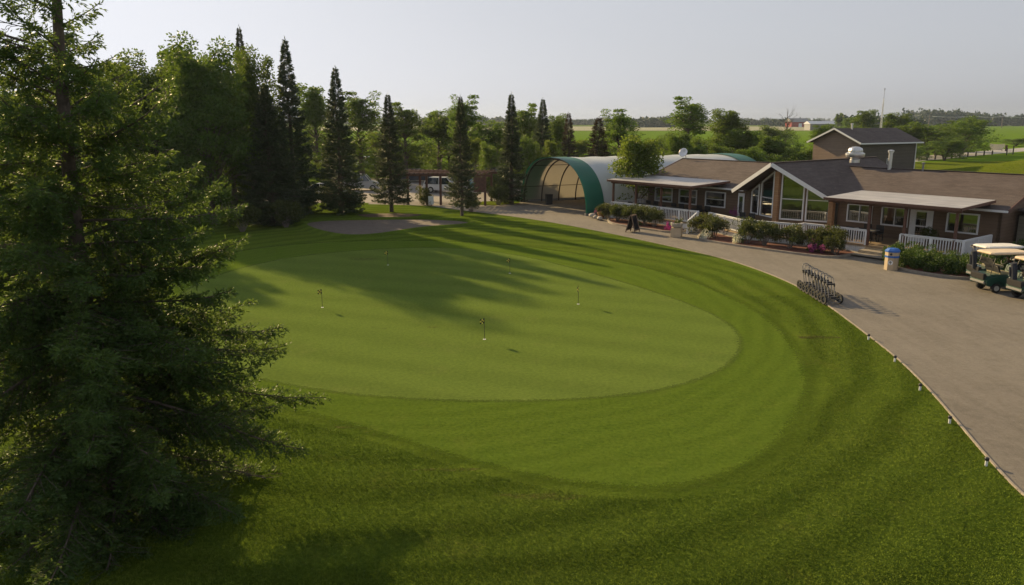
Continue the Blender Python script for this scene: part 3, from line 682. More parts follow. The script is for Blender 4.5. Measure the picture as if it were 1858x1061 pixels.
# porch roofs on posts
def porch(u0_, u1_, posts, skew=0):
    zf, zb, vf, vb = 3.25, 3.42, 46.05, 50.6
    b = LB(); b.beam((u0_+.1, 46.45, 3.04), (u1_-.1, 46.45, 3.04), .1, .24); 
    b.beam((u0_+.15, vb-.3, 3.18), (u1_-.15, vb-.3, 3.18), .1, .2)
    n = int((u1_-u0_)/1.2)
    for i in range(n+1):
        uu = u0_+.08+(u1_-u0_-.16)*i/n; b.beam((uu, vf+.03, zf-.085), (uu, vb, zb-.085), .05, .13)
    pr = b.build('porch_frame', M['brown'], club)
    q = LB(); q.add([(u0_,vf,zf),(u1_,vf,zf),(u1_,vb,zb),(u0_,vb,zb),(u0_,vf,zf-.015),(u1_,vf,zf-.015),(u1_,vb,zb-.015),(u0_,vb,zb-.015)],[(0,1,2,3),(7,6,5,4),(0,4,5,1),(1,5,6,2),(2,6,7,3),(3,7,4,0)])
    q.build('metal_sheet', M['sheet'], pr)
    q = LB(); q.beam((u0_, vf-.03, zf-.09), (u1_, vf-.03, zf-.09), .04, .16); q.beam((u1_+.02, vf, zf-.09), (u1_+.02, vb, zb-.09), .04, .16); q.beam((u0_-.02, vf, zf-.09), (u0_-.02, vb, zb-.09), .04, .16)
    q.build('fascia', M['brown'], pr)
    for pu in posts:
        q = LB(); w = .3 if pu == -26.25 else .14
        q.bx(pu-w/2, pu+w/2, 46.45-w/2, 46.45+w/2, ZD, 2.92); q.build('post', M['cedar'] if w > .2 else M['brown'], pr)
    return pr
porch(-45.75, -37.1, (-45.4, -42.9, -40.3, -37.5)); porch(-26.6, -18.45, (-26.25, -23.75, -21.6, -18.75))
# roof fittings
b = LB(); b.lathe([(.34,4.95),(.34,5.15),(.30,5.2),(.42,5.28),(.62,5.36),(.66,5.5),(.66,5.62),(.5,5.7),(.5,5.84),(.44,5.98),(.25,6.08),(.06,6.1)], (-29.8,55.3,0), 20); b.build('exhaust_fan', M['steel'], club, smooth=False)
b = LB(); b.lathe([(.13,4.4),(.13,5.72),(.17,5.72),(.17,5.8),(.21,5.82),(.21,5.9),(.05,5.95)], (-27.2,55.3,0), 14); b.build('flue', M['steel'], club)
b = LB(); b.lathe([(.06,4.5),(.06,5.05),(.1,5.08),(.1,5.16),(.03,5.18)], (-24.9,55.3,0), 10); b.build('vent_pipe', M['grey'], club)
b = LB(); b.tube([(-45.2,55.2,4.6),(-45.2,55.1,4.95),(-45.25,54.95,5.1)], .03, 6); ds = b.build('satellite_dish', M['grey'], club)
b = MB(); b.lathe([(.01,-.08),(.2,-.06),(.36,-.01),(.40,.03),(.385,.035),(.2,-.04),(.01,-.065)], (0,0,0), 20, cap=False)
dsh = b.build('dish', M['steel'], ds, smooth=True); dsh.location = (-45.3-U0, 54.9-V0, 5.2); dsh.rotation_euler = (1.15, .5, 0)
# deck
DK = [(-45.6,46.3),(-35.75,46.3),(-35.75,46.5),(-31.7,44.7),(-27.95,45.5),(-27.95,46.3),(-18.2,46.3),(-18.2,50.3),(-45.6,50.3)]
b = LB(); b.prism([(p[0], p[1]) for p in DK], .42, .5, lambda x, y, t: (x, y, t)); b.build('deck', M['deck'], club)
DK2 = [(x, y+.08 if y < 50 else y) for x, y in DK]
for a, c in (((-45.6,46.36),(-36.7,46.36)),((-35.6,46.48),(-31.7,44.76)),((-31.7,44.76),(-27.97,45.56)),((-27.97,46.36),(-23.8,46.36)),((-21.75,46.36),(-18.25,46.36)),((-18.25,46.36),(-18.25,50.2)),((-45.6,46.36),(-45.6,50.2))):
    Lh, d = faceline(a, c); k = max(1, int(Lh/.12)); b = LB()
    for i in range(k):
        s = Lh*(i+.5)/k; b.beam((a[0]+d[0]*s, a[1]+d[1]*s, .02), (a[0]+d[0]*s, a[1]+d[1]*s, .41), .105, .02)
    b.build('deck_skirt', M['white'], club)
def railing(pts, zt=1.45, zb=ZD, posts=True):
    b = LB()
    for a, c in zip(pts, pts[1:]): b.beam((*a, zt-.02), (*c, zt-.02), .12, .045); b.beam((*a, zt-.09), (*c, zt-.09), .04, .08)
    rl = b.build('railing', M['white'], club)
    b = LB()
    for a, c in zip(pts, pts[1:]): b.beam((*a, zb+.1), (*c, zb+.1), .04, .08)
    b.build('bottom_rail', M['white'], rl)
    seen = set()
    for a, c in zip(pts, pts[1:]):
        Lh, d = faceline(a, c); k = max(1, round(Lh/1.85))
        for i in range(k+1):
            q = (round(a[0]+d[0]*Lh*i/k, 2), round(a[1]+d[1]*Lh*i/k, 2))
            if q in seen: continue
            seen.add(q); b = LB(); b.bx(q[0]-.055, q[0]+.055, q[1]-.055, q[1]+.055, .3, zt-.045); b.build('post', M['white'], rl)
        k = max(2, round(Lh/.155))
        for i in range(1, k):
            s = Lh*i/k; b = LB(); x, y = a[0]+d[0]*s, a[1]+d[1]*s; b.bx(x-.022, x+.022, y-.022, y+.022, zb+.12, zt-.1); b.build('baluster', M['white'], rl)
    return rl
railing([(-45.55,49.9),(-45.55,46.4)]); railing([(-45.55,46.4),(-36.65,46.4)])
railing([(-35.7,46.45),(-31.7,44.8),(-28.0,45.6),(-28.0,46.4),(-23.85,46.4)])
railing([(-21.75,46.4),(-18.25,46.4),(-18.25,50.1)])
def steps(u0_, u1_, vtop, n=3):
    b = LB()
    for i in range(n):
        z = .5-.14*(i+1)+.0; b.bx(u0_, u1_, vtop-.32*(i+1)-.03*i, vtop-.32*i-.03*i, z-.05, z)
    for uu in (u0_-.03, u1_+.03): b.beam((uu, vtop+.05, .33), (uu, vtop-1.1, .03), .05, .2)
    return b.build('steps', M['concrete'], club)
steps(-36.55, -35.8, 46.28); 
b = LB()
b.bx(-23.75,-21.8,45.5,46.28,.24,.30); b.bx(-23.75,-21.8,44.7,45.45,.10,.16); b.bx(-23.75,-21.8,46.2,46.26,.05,.4); b.bx(-23.75,-21.8,45.42,45.47,.0,.24)
b.build('steps', M['concrete'], club)
b = LB(); b.beam((-36.62,46.4,1.45),(-36.0,44.5,.95),.10,.05); hr = b.build('handrail', M['white'], club)
b = LB(); b.bx(-36.05,-35.95,44.42,44.52,0,.95); b.build('post', M['white'], hr)
b = LB(); b.add([(-36.6,46.3,.05),(-36.03,44.52,.05),(-36.03,44.52,.5),(-36.6,46.3,.75),(-36.64,46.3,.05),(-36.07,44.52,.05),(-36.07,44.52,.5),(-36.64,46.3,.75)],[(0,1,2,3),(7,6,5,4),(0,4,5,1),(1,5,6,2),(2,6,7,3),(3,7,4,0)]); b.build('skirt', M['white'], hr)
# warm bulb behind the glass
m, t, o_ = M_('lamp_glow'); e = t.nodes.new('ShaderNodeEmission'); e.inputs[0].default_value = (1,.6,.25,1); e.inputs[1].default_value = 60; L(t, e.outputs[0], o_.inputs[0]); M['glow'] = m
b = MB(); b.lathe([(.02,-.1),(.07,-.06),(.07,.02),(.03,.08)], (0,0,0), 10); pl = empty('pendant_lamp', uv(-29.9,50.6,3.2), 0, 'small lit amber bulb hanging behind the tallest gable pane', 'lamp')
b.build('bulb', M['glow'], pl); b = MB(); b.tube([(0,0,.08),(0,0,.7)], .01, 5); b.build('cord', M['black'], pl)
# ------------------------------------------------------------------ back shop building
sx, sy = .5, -.866; px_, py_ = .866, .5
SO = (39.6, 104.6)
shop = empty('storage_house', (SO[0], SO[1], 0), math.atan2(sy, sx), 'tan two storey house with a shade-darkened side wall and a low gable roof behind the clubhouse', 'building')
LW, LD = 7.0, 11.4
b = MB(); 
def sb(b, x0, x1, y0, y1, z0, z1): b.bx(x0, x1, y0, y1, z0, z1)
b.add([(0,0,0),(LW,0,0),(LW,0,5.35),(LW/2,0,6.85),(0,0,5.35)],[(0,1,2,3,4)]); b.add([(0,LD,0),(LW,LD,0),(LW,LD,5.35),(LW/2,LD,6.85),(0,LD,5.35)],[(4,3,2,1,0)]); b.add([(0,0,0),(0,LD,0),(0,LD,5.35),(0,0,5.35)],[(0,3,2,1)])
b.build('wall', M['shopside'], shop)
M['shadeside'] = siding('shaded_siding', (.10,.085,.07), (.12,.10,.085), .2)  # shade painted into the siding colour for the wall away from the sun
b = MB(); b.bx(LW-.12, LW+.01, .005, LD-.005, 0, 5.34); b.build('side_wall', M['shadeside'], shop)
b = MB()
e, ev = .55, .6; zr = 6.95; ze = 5.18
roofslab('roof', [(-e,LD+ev,ze),(-e,-ev,ze),(LW/2,-ev,zr),(LW/2,LD+ev,zr)], .1, M['shingle'], shop, Bc=MB)
roofslab('roof', [(LW+e,-ev,ze),(LW+e,LD+ev,ze),(LW/2,LD+ev,zr+.002),(LW/2,-ev,zr+.002)], .1, M['shingle'], shop, Bc=MB)
b = MB(); b.beam((-e-.02,-ev-.03,ze-.07),(LW/2,-ev-.03,zr-.06),.05,.2); b.beam((LW/2,-ev-.032,zr-.06),(LW+e+.02,-ev-.032,ze-.07),.05,.2); b.beam((LW+e+.04,-ev,ze-.08),(LW+e+.04,LD+ev,ze-.08),.08,.16); b.build('fascia', M['whitetrim'], shop)
b = MB(); b.bx(LW+.0,LW+.06,LD-.12,LD+.0,0,5.2); b.build('corner_board', M['whitetrim'], shop)
def swin(u0_, u1_, z0, z1, side):
    b = MB(); g = MB()
    if side == 'front':
        for a in ((u0_-.08,u1_+.08,z0-.08,z0),(u0_-.08,u1_+.08,z1,z1+.08),(u0_-.08,u0_,z0,z1),(u1_,u1_+.08,z0,z1)): b.bx(a[0],a[1],-.05,-.003,a[2],a[3])
        g.bx(u0_,u1_,-.02,-.003,z0,z1)
    else:
        for a in ((u0_-.08,u1_+.08,z0-.08,z0),(u0_-.08,u1_+.08,z1,z1+.08),(u0_-.08,u0_,z0,z1),(u1_,u1_+.08,z0,z1)): b.bx(LW+.012,LW+.05,a[0],a[1],a[2],a[3])
        g.bx(LW+.012,LW+.03,u0_,u1_,z0,z1)
    w = b.build('window', M['whitetrim'], shop); g.build('pane', M['carglass'], w)
swin(3.9, 4.7, 2.35, 2.9, 'front'); swin(5.6, 6.4, 2.5, 3.1, 'side')
b = MB(); b.lathe([(.12,6.2),(.12,7.4),(.2,7.42),(.2,7.5),(.04,7.55)], (LW/2+.3,2.4,0), 10); b.build('flue', M['steel'], shop)
# ------------------------------------------------------------------ fabric shelter
AX = (.905, .425); OX = (.425, -.905)                 # axis, and across (left foot -> right foot)
QM = (3.8, 72.4); QR, QH, QL = 6.35, 4.62, 20.5
q = empty('fabric_shelter', (QM[0], QM[1], 0), math.atan2(OX[1], OX[0]), 'white arched fabric shelter with green end bands, open at the front', 'shelter')
# local x across (right foot +), local y along axis
def arch(a, r=1.0): 
    c, s = math.cos(a), math.sin(a); k = .80
    return (-QR*r*math.copysign(abs(c)**k, c), QH*r*abs(s)**.92)
NA = 40
def shell(b, y0, y1, r=1.0, sag=0, nseg=1, a0=0., a1=math.pi):
    vs = []
    for j in range(nseg+1):
        y = y0+(y1-y0)*j/nseg; f = (y % 2.4)/2.4; rr = r - sag*math.sin(math.pi*f)
        for i in range(NA+1):
            x, z = arch(a0+(a1-a0)*i/NA, rr); vs.append((x, y, max(0.02, z)))
    b.add(vs, [(j*(NA+1)+i, j*(NA+1)+i+1, (j+1)*(NA+1)+i+1, (j+1)*(NA+1)+i) for j in range(nseg) for i in range(NA)])
b = MB(); shell(b, 1.55, QL-1.9, 1.0, .012, 60); b.build('white_cover', M['tarp'], q, smooth=True)
b = MB(); shell(b, -.25, 1.6, 1.006); shell(b, -.25, -.24, 1.006); b.build('green_band', M['tarpgreen'], q, smooth=True)
b = MB(); shell(b, QL-1.95, QL, 1.006); b.build('green_band', M['tarpgreen'], q, smooth=True)
b = MB(); shell(b, -.15, QL-.1, .985, 0, 30); b.build('inner_liner', M['liner'], q, smooth=True)
for k in range(11):
    y = .05+1.95*k; b = MB(); b.tube([(arch(math.pi*i/28, .975)[0], y, arch(math.pi*i/28, .975)[1]) for i in range(29)], .07, 6); b.build('rib', M['darkbrown'], q)
for a in (.32, .95, 2.2, 2.85):
    x, z = arch(a, .97); b = MB(); b.tube([(x, 0, z), (x, QL, z)], .03, 6); b.build('purlin', M['darkbrown'], q)
b = MB(); b.bx(-QR-.1,-QR+.15,-.3,QL,0,.22); b.bx(QR-.15,QR+.1,-.3,QL,0,.22); b.build('foot_beam', M['grey'], q)
tc = empty('trash_can', (*gp(996,370), 0), .2, 'black square bin standing inside the fabric shelter', 'bin')
b = MB(); b.box((0,0,.45),(.55,.55,.9),taper=1.12); b.build('body', M['black'], tc, bevel=.02)
b = MB(); b.box((0,0,.93),(.66,.66,.07)); b.build('lid', M['black'], tc, bevel=.02)
# ------------------------------------------------------------------ the big near spruce
def near_spruce(x, y, seed=3, H=15.0):
    root = empty('spruce_tree', (x, y, 0), 0, 'huge shaggy spruce filling the left side, cut by the picture edge', 'tree')
    r = RS(seed); tb = MB()
    lean = lambda z: np.array([-.18*math.sin(z*.35), .1*math.sin(z*.5), z])
    k = 22; tb.tube([lean(H*.98*i/k) for i in range(k+1)], [max(.012, .21*(1-i/k)**.85) for i in range(k+1)], 12)
    prof_z = [0, .3, 1.5, 3, 4.5, 6.2, 7.7, 9, 10, 12.5, 14.6, 15]; prof_r = [2.3, 2.9, 3.6, 3.8, 2.9, 2.45, 2.05, 1.4, 1.15, .7, .15, .05]
    tw = MB(); C, D, Ls, Ws = [], [], [], []; dead = []
    z = .35
    while z < H*.975:
        nb = int(r.randint(4, 7)); a0 = r.uniform(0, 6.28)
        if 8.3 < z < 12.5: nb = int(r.randint(2, 5))
        for bi in range(nb):
            a = a0+bi*6.283/nb+r.normal()*.25
            ln = float(np.interp(z, prof_z, prof_r))*r.uniform(.62, 1.16)
            if z > 8.6 and math.cos(a) < -.2: ln *= 1.5
            if z > 8.3 and math.cos(a) > .2: ln *= .68
            o = np.array([math.cos(a), math.sin(a), 0.]); sd_ = np.array([-o[1], o[0], 0.])
            f = z/H; rise = -.16+.95*f+r.normal()*.17; z_b = z+r.uniform(-.14, .14)
            bend = r.normal()*.22; base = lean(z_b)
            isdead = r.rand() < .07
            def bp(t): 
                return base+o*ln*t+sd_*bend*ln*t*t+np.array([0, 0, ln*(rise*t-.46*(1-f)*t*t+.22*t**4)])
            pts = [bp(t) for t in np.linspace(0, 1, 8)]
            tw.tube(pts, [(.5 if isdead else 1)*(.007+.012*ln**.8*(1-i/7.3)) for i in range(8)], 5, False)
            if isdead:
                for q in range(int(ln*7)):
                    t = r.uniform(.3, 1); s = r.choice([-1, 1]); l = r.uniform(.2, .6)*(1.1-t)*ln*.6+.12
                    p = bp(t); d = o*.7+sd_*s*.8+np.array([0, 0, r.uniform(-.3, .3)])
                    p2 = p+d*l; tw.tube([p, p+d*l*.5+r.normal(size=3)*.03, p2], [.008, .005, .003], 3, False)
                    for w_ in range(3):
                        u_ = r.uniform(.3, 1); dead.append((p+d*l*u_, d+r.normal(size=3)*.7))
                continue
            ns = int(ln/.054)
            for q in range(ns):
                t = .10+.90*(q+r.rand())/ns
                if t < .38 and r.rand() < .5: continue
                for s in (-1, 1):
                    if r.rand() < .12: continue
                    l = (.10+.36*ln*(1-t)**.8*r.uniform(.5, 1.15))*(1 if t < .95 else .8)
                    l = min(l, .95)
                    p = bp(t)
                    ang = r.uniform(.6, 1.05)
                    hang = r.rand(); lat = 1.0 if hang < .42 else r.uniform(.1, .6); vz = r.uniform(-.45, .2) if hang < .42 else (r.uniform(-1.3, -.5) if hang < .80 else r.uniform(.3, .8))
                    if hang >= .42: l *= .75
                    d = o*math.cos(ang)+sd_*s*math.sin(ang)*lat+np.array([0, 0, vz]); d /= np.linalg.norm(d)
                    n3 = max(3, int(l/.036))
                    tt = (np.arange(n3)+r.rand(n3))/n3
                    drp = -.42*l*tt**1.4+.16*l*tt**3
                    cc = p+np.outer(tt*l, d)+np.outer(drp, [0, 0, 1.])
                    # twiglets left, right and up of the side branch, each a few needle sprays
                    perp = np.cross(d, [0, 0, 1.]); perp /= np.linalg.norm(perp)+1e-9
                    sg = np.where(np.arange(n3) % 2 == 0, 1, -1)
                    tl = (.05+.12*(1-tt))*r.uniform(.6, 1.3, n3)
                    td = d*.75+np.outer(sg*.8, perp)+np.stack([r.normal(size=n3)*.2, r.normal(size=n3)*.2, r.uniform(-.35, .45, n3)], 1)
                    td = unit(td)
                    for k2 in range(4):
                        cen = cc+td*tl[:, None]*(k2*.30)
                        C.append(cen); D.append(td+r.normal(size=(n3, 3))*.42); Ls.append(r.uniform(.06, .105, n3)); Ws.append(r.uniform(.020, .036, n3))
                    if l > .3: tw.tube([p, p+d*l*.5+np.array([0, 0, -.08*l]), p+d*l+np.array([0, 0, -.12*l])], [.008, .005, .003], 3, False)
        z += r.uniform(.21, .33) if z < 8.5 else r.uniform(.24, .38)
    C = np.concatenate(C); D = np.concatenate(D); Ls = np.concatenate(Ls); Ws = np.concatenate(Ws)
    print('near spruce leaves', len(C))
    cr = rhombi('crown', C, D, Ls, Ws, M['needle_near'], root, seed)
    if dead:
        dC = np.array([p for p, _ in dead]); dD = np.array([d for _, d in dead])
        rhombi('dead_sprays', dC, dD, .08, .02, M['needle_red'], root, 5)
    tk = tb.build('trunk', M['bark'], root); tw.build('branches', M['bark'], root)
near_spruce(-8.05, 14.6)
# ------------------------------------------------------------------ prototypes of trees: built once, then copied
def proto(kind, seed, **k):
    e = empty(kind, (0, 0, -200), 0); e['proto'] = 1; return e
SP = []
for i, (R, dens, sh, mt, lf) in enumerate(((2.6, 2.6, 1.0, 'needle', .22), (1.9, 2.8, .9, 'needle', .20), (3.2, 2.6, .92, 'needle', .23), (1.8, 2.0, .9, 'needle_red', .22), (2.9, 2.6, .95, 'needle', .22))):
    e = empty('spruce_tree', (0, 0, 0)); spruce(20+i, 14.0, R, M[mt], (.7, .7, .3, .7, 1.7)[i], e, dens, lf, .07, sh); SP.append([e, 0, 14.0, R])
BL = []
for i, (H, R, mt, nc, per, lf, kw) in enumerate((
    (12, 3.8, 'leaf_dark', 150, 230, .21, dict(clear=.08)), (12, 3.3, 'leaf', 105, 150, .22, dict(clear=.06, crad=(.45, .95))),
    (12, 2.7, 'leaf', 105, 110, .21, dict(clear=.09, crad=(.35, .8), sparse=.3)), (12, 3.4, 'leaf_yellow', 70, 150, .25, dict(clear=.12)),
    (12, 4.2, 'leaf', 85, 140, .27, dict(clear=.04, stems=3)), (12, 3.2, 'leaf_dark', 105, 170, .23, dict(clear=.1, crad=(.45, .95))))):
    e = empty('broadleaf_tree', (0, 0, 0)); broadleaf(40+i, H, R, M[mt], e, nclump=nc, per=per, leaf=lf, **kw); BL.append([e, 0, H, R])
G3X = 'broadleaf trees beyond the parking lot'
def put(lst, i, u, y, top, wpx, label, cat, group, base=0.0, rz=None, name=None):
    e, used, H0, R0 = lst[i]; x, yy = atd(u, y); z = base; wpx = wpx*(1.2 if lst is BL and group == G3X else 1)
    Hh = hz(top, yy)-z; wid = wpx/F*(yy*math.cos(P)+1)/2
    o = place(e, used, (x, yy, z), random.uniform(0, 6.28) if rz is None else rz, (wid/R0, wid/R0, Hh/H0), label, cat, group)
    lst[i][1] = 1; return o
G1 = 'pointed spruces lining the far side of the lawn'
for i, u, y, top, w, lab in (
    (0, 445, 78, 47, 88, 'tall spruce whose tip rises out of the leafy crown at left'),
    (0, 525, 67.5, 68, 118, 'tallest slim spruce with its tip clear against the sky'),
    (2, 483, 61, 150, 150, 'broad dark spruce with skirts down to the grass left of the bunker'),
    (0, 612, 68.5, 120, 112, 'full spruce directly behind the middle of the sand bunker'),
    (4, 705, 69.5, 168, 92, 'spruce with bare lower trunk and brown litter under it'),
    (4, 836, 66.7, 172, 78, 'spruce standing free on the lawn before the brown pergola'),
    (1, 928, 76.5, 168, 70, 'narrow column spruce beside the green mouth of the shelter'),
    (0, 985, 99, 178, 76, 'spruce rising behind the front of the fabric shelter'),
    (3, 1032, 104, 204, 52, 'small russet topped spruce behind the shelter roof'),
    (3, 1086, 100, 212, 78, 'reddish browned spruce next to the broadleaf tree behind the shelter')):
    put(SP, i, u, y, top, w, lab, 'tree', G1)
G2 = 'large dark broadleaf trees at the left'
for i, u, y, top, w, lab in (
    (0, 372, 61, 70, 210, 'highest rounded leafy tree of the left clump, dark forked trunk on the grass'),
    (0, 290, 66, 94, 210, 'leafy tree just right of the shaggy near spruce, behind its dead brown twigs'),
    (0, 455, 66, 90, 130, 'leafy tree wrapped round the spruce tip at left'),
    (5, 225, 75, 112, 170, 'leafy tree whose top shows beside the thin bare twigs of the near spruce'),
    (5, 120, 62, 150, 190, 'leafy tree seen through the middle of the near spruce'),
    (0, 20, 66, 135, 230, 'leafy tree at the left picture edge behind the near spruce'),
    (5, 330, 78, 92, 150, 'leafy tree filling behind the highest rounded tree'),
    (5, 170, 58, 118, 150, 'leafy tree close behind the right boughs of the near spruce'),
    (0, 415, 76, 100, 150, 'leafy tree behind the spruce tip at left')):
    put(BL, i, u, y, top, w, lab, 'tree', G2)
G3 = 'broadleaf trees beyond the parking lot'
for i, u, y, top, w, lab in (
    (1, 572, 112, 150, 100, 'airy tree between the tallest slim spruce and the next one right'),
    (2, 652, 112, 163, 105, 'airy tree filling the gap right of the spruce behind the bunker'),
    (2, 733, 108, 184, 90, 'sparse tree leaning out right of the spruce with bare trunk'),
    (1, 795, 112, 196, 105, 'spreading tree with dark limbs above the brown pergola'),
    (2, 842, 104, 170, 70, 'tall thin tree standing right behind the free spruce on the lawn'),
    (1, 885, 116, 217, 90, 'low round tree between the free spruce and the narrow column spruce'),
    (2, 955, 112, 186, 75, 'airy tree left of the spruce behind the shelter'),
    (1, 1010, 116, 205, 60, 'tree squeezed between the two spruces behind the shelter'),
    (2, 1122, 103, 196, 92, 'sparse topped tree in front of the green field, right of the reddish spruce')):
    put(BL, i, u, y, top, w, lab, 'tree', G3)
G4 = 'trees in the hedgerow behind the clubhouse'
for i, u, y, top, w, lab in (
    (2, 1250, 118, 173, 105, 'tallest hedgerow tree with a ragged spire top'),
    (1, 1322, 122, 196, 105, 'two pronged hedgerow tree left of the barn'),
    (4, 1200, 128, 242, 100, 'low bushy tree at the left foot of the ragged spire tree'),
    (4, 1375, 118, 238, 85, 'low round hedgerow bush right of the two pronged tree'),
    (4, 1285, 110, 250, 90, 'low dark bush between the spire tree and the two pronged tree'),
    (4, 1430, 112, 252, 85, 'dense round bush below the red barn'),
    (1, 1492, 150, 224, 70, 'small tree just left of the storage house roof peak'),
    (4, 1462, 108, 268, 60, 'bright bush touching the left wall of the storage house'),
    (4, 1410, 190, 228, 90, 'far bush in front of the barn'),
    (1, 1568, 235, 198, 75, 'tree peeking over the storage house roof left of the lattice mast'),
    (1, 1628, 215, 203, 80, 'tree peeking over the storage house roof right of the lattice mast'),
    (4, 1690, 170, 222, 105, 'bulky bush directly right of the storage house eave'),
    (4, 1752, 185, 211, 115, 'big rounded bush clump nearest the cream sign'),
    (4, 1722, 158, 250, 90, 'low bush in the middle of the clump above the road'),
    (4, 1662, 150, 262, 60, 'low bush hugging the storage house corner'),
    (1, 1232, 106, 238, 80, 'leafy bush in front of the ragged spire tree'),
    (4, 1268, 104, 262, 85, 'lowest bush directly above the satellite dish'),
    (1, 1345, 110, 232, 85, 'bush below the two pronged tree, above the shelter back end'),
    (4, 1320, 104, 262, 95, 'wide low bush just over the green back band of the shelter'),
    (1, 1400, 112, 244, 80, 'bush below the leafless grey tree'),
    (4, 1378, 103, 266, 90, 'wide low bush over the clubhouse gable peak'),
    (4, 1440, 103, 268, 80, 'low bush next to the storage house front corner'),
    (1, 1650, 165, 226, 85, 'tree rising just over the storage house right eave'),
    (4, 1705, 180, 226, 110, 'broad bush filling the middle of the roadside clump'),
    (1, 1745, 200, 216, 90, 'tallest rounded tree of the roadside clump'),
    (4, 1850, 245, 250, 60, 'small bush by the road at the right edge')):
    put(BL, i, u, y, top, w, lab, 'tree', G4)
G5 = 'sunlit undergrowth bushes beyond the parking lot'
BLAB = ['bush low behind the forked dark trunks of the left clump', 'bush left of the forked dark trunks', 'bush seen through the middle of the near spruce', 'bush seen through the left half of the near spruce', 'bush at the far left edge behind the near spruce',
 'yellow green bush between the two tallest left spruces', 'yellow green bush behind the spruce above the bunker', 'yellow green bush left of the spruce with bare lower trunk', 'yellow green bush above the left end of the pergola roof', 'yellow green bush above the right end of the pergola roof',
 'yellow green bush left of the narrow column spruce', 'yellow green bush right of the narrow column spruce', 'yellow green bush over the left haunch of the fabric shelter', 'bush over the top of the shelter below the russet spruce', 'bush over the shelter roof below the reddish browned spruce',
 'bush between the young maple and the shelter roof', 'bush left of the tallest slim spruce', 'front bush directly left of the spruce above the bunker', 'front bush just beyond the pergola', 'front bush behind the dark parked hatchback', 'bush hard behind the shelter front, left of the hidden spruce foot', 'bush hard behind the shelter top, right of the hidden spruce foot', 'bush between the dark hatchback and the narrow column spruce', 'bush behind the teal car', 'front bush behind the silver pickup']
k = 0
for u, y, top, w in ((430,98,225,160),(340,96,215,170),(250,92,220,170),(150,88,215,180),(60,84,220,180),(560,128,240,120),(625,124,250,110),(690,126,238,120),(755,122,255,110),(815,126,246,110),(870,124,240,100),(925,126,236,110),(985,128,240,110),(1050,125,252,90),(1105,122,262,90),(1165,126,258,80),(510,124,232,110),(595,108,272,80),(740,112,275,80),(905,118,268,90),(962,94,246,70),(1000,95,252,60),(893,86,258,62),(862,90,246,60),(680,110,278,80)):
    put(BL, 3 if k % 2 else 4, u, y, top, w, BLAB[k], 'bush', G5, name='bush').name = 'bush'; k += 1
# the yellow-green tree by the left porch
e = empty('young_maple_tree', (10.7, 67.1, 0), 0, 'yellow green leafy tree between the white shelter and the left porch roof', 'tree')
broadleaf(77, hz(246, 67.1), 2.5, M['leaf_yellow'], e, nclump=75, per=150, leaf=.21, clear=.12)
# dead branched tree
def deadtree(x, y, H, label):
    r = RS(9); tb = MB(); root = empty('bare_tree', (x, y, 0), 0, label, 'tree')
    tb.tube([(0,0,0),(.2,0,H*.5),(0,.1,H*.9)], [.3,.2,.05], 6)
    for i in range(26):
        z = H*r.uniform(.35, .85); a = r.uniform(0, 6.28); l = H*r.uniform(.12, .32)
        p = np.array([0, 0, z]); d = np.array([math.cos(a), math.sin(a), r.uniform(.5, 1.3)])
        tb.tube([p, p+d*l*.5, p+d*l+r.normal(size=3)*.2], [.09, .05, .02], 4, False)
        for j in range(3):
            q = p+d*l*r.uniform(.4, 1); tb.tube([q, q+(d+r.normal(size=3)*.6)*l*.4], [.03, .012], 3, False)
    tb.build('trunk', M['bark'], root)
deadtree(*atd(1428, 260), hz(203, 260), 'leafless grey tree in front of the red barn')
# ------------------------------------------------------------------ planting round the deck
bed = smooth_loop([(-46.5,47.2),(-43.7,44.1),(-41.5,43.65),(-38.8,43.7),(-36.9,43.6),(-36.7,46.2),(-46.0,46.3)], 2)
def uvs(l): return [uv(*p)[:2] for p in l]
BED2 = [(-35.4,46.2),(-34.9,44.3),(-33.3,42.55),(-30.5,42.4),(-27.7,42.5),(-25.5,42.65),(-24.3,43.0),(-23.85,43.6),(-23.85,46.3),(-28,45.3),(-31.7,44.7)]
BED3 = [(-21.6,46.3),(-21.5,44.6),(-20.9,43.2),(-19.4,42.4),(-17.7,42.2),(-16.2,42.6),(-14.2,44.3),(-13.0,47.5),(-13.2,52.2),(-17.5,52.2),(-18.1,46.2)]
sheet('mulch_bed', uvs(bed), .10, M['mulch']); b2_ = smooth_loop(BED2, 1); b3_ = smooth_loop(BED3, 2)
sheet('mulch_bed', uvs(b2_), .10, M['mulch']); sheet('mulch_bed', uvs(b3_), .10, M['mulch'])
for l in (bed, b2_, b3_):
    q = uvs(l); strip('bed_edging', q+[q[0]], .14, .14, M['concrete'], kind='structure')
def shrub_proto(name, *a, **k):
    e = empty(name, (0,0,0)); shrubmesh(*a, parent=e, **k); return [e, 0]
SH = [shrub_proto('vase_shrub', 60, 1.55, .95, M['shrub'], 4200, .10, 14, .28, lumps=26), shrub_proto('vase_shrub', 61, 1.6, 1.0, M['shrub_red'], 4200, .10, 14, .25, lumps=26)]
HG = [shrub_proto('low_hedge_shrub', 62, .8, .8, M['hedge'], 3000, .08, 0, .05, lumps=16)]
FL = {k: shrub_proto('flower_clump', 63+i, .5, .52, M['petal_'+k], 700, .055, 0, .1, lumps=12) for i, k in enumerate(('pink','magenta','purple','white'))}
GF = 'green leafy tuft'
def pp(p, u, v, z, s, label, cat, group=None, rz=None, nm=None):
    o = place(p[0], p[1], uv(u, v, z), random.uniform(0, 6) if rz is None else rz, s, label, cat, group); p[1] = 1
    if nm: o.name = nm
    return o
GS = 'vase shaped shrubs along the deck railing'
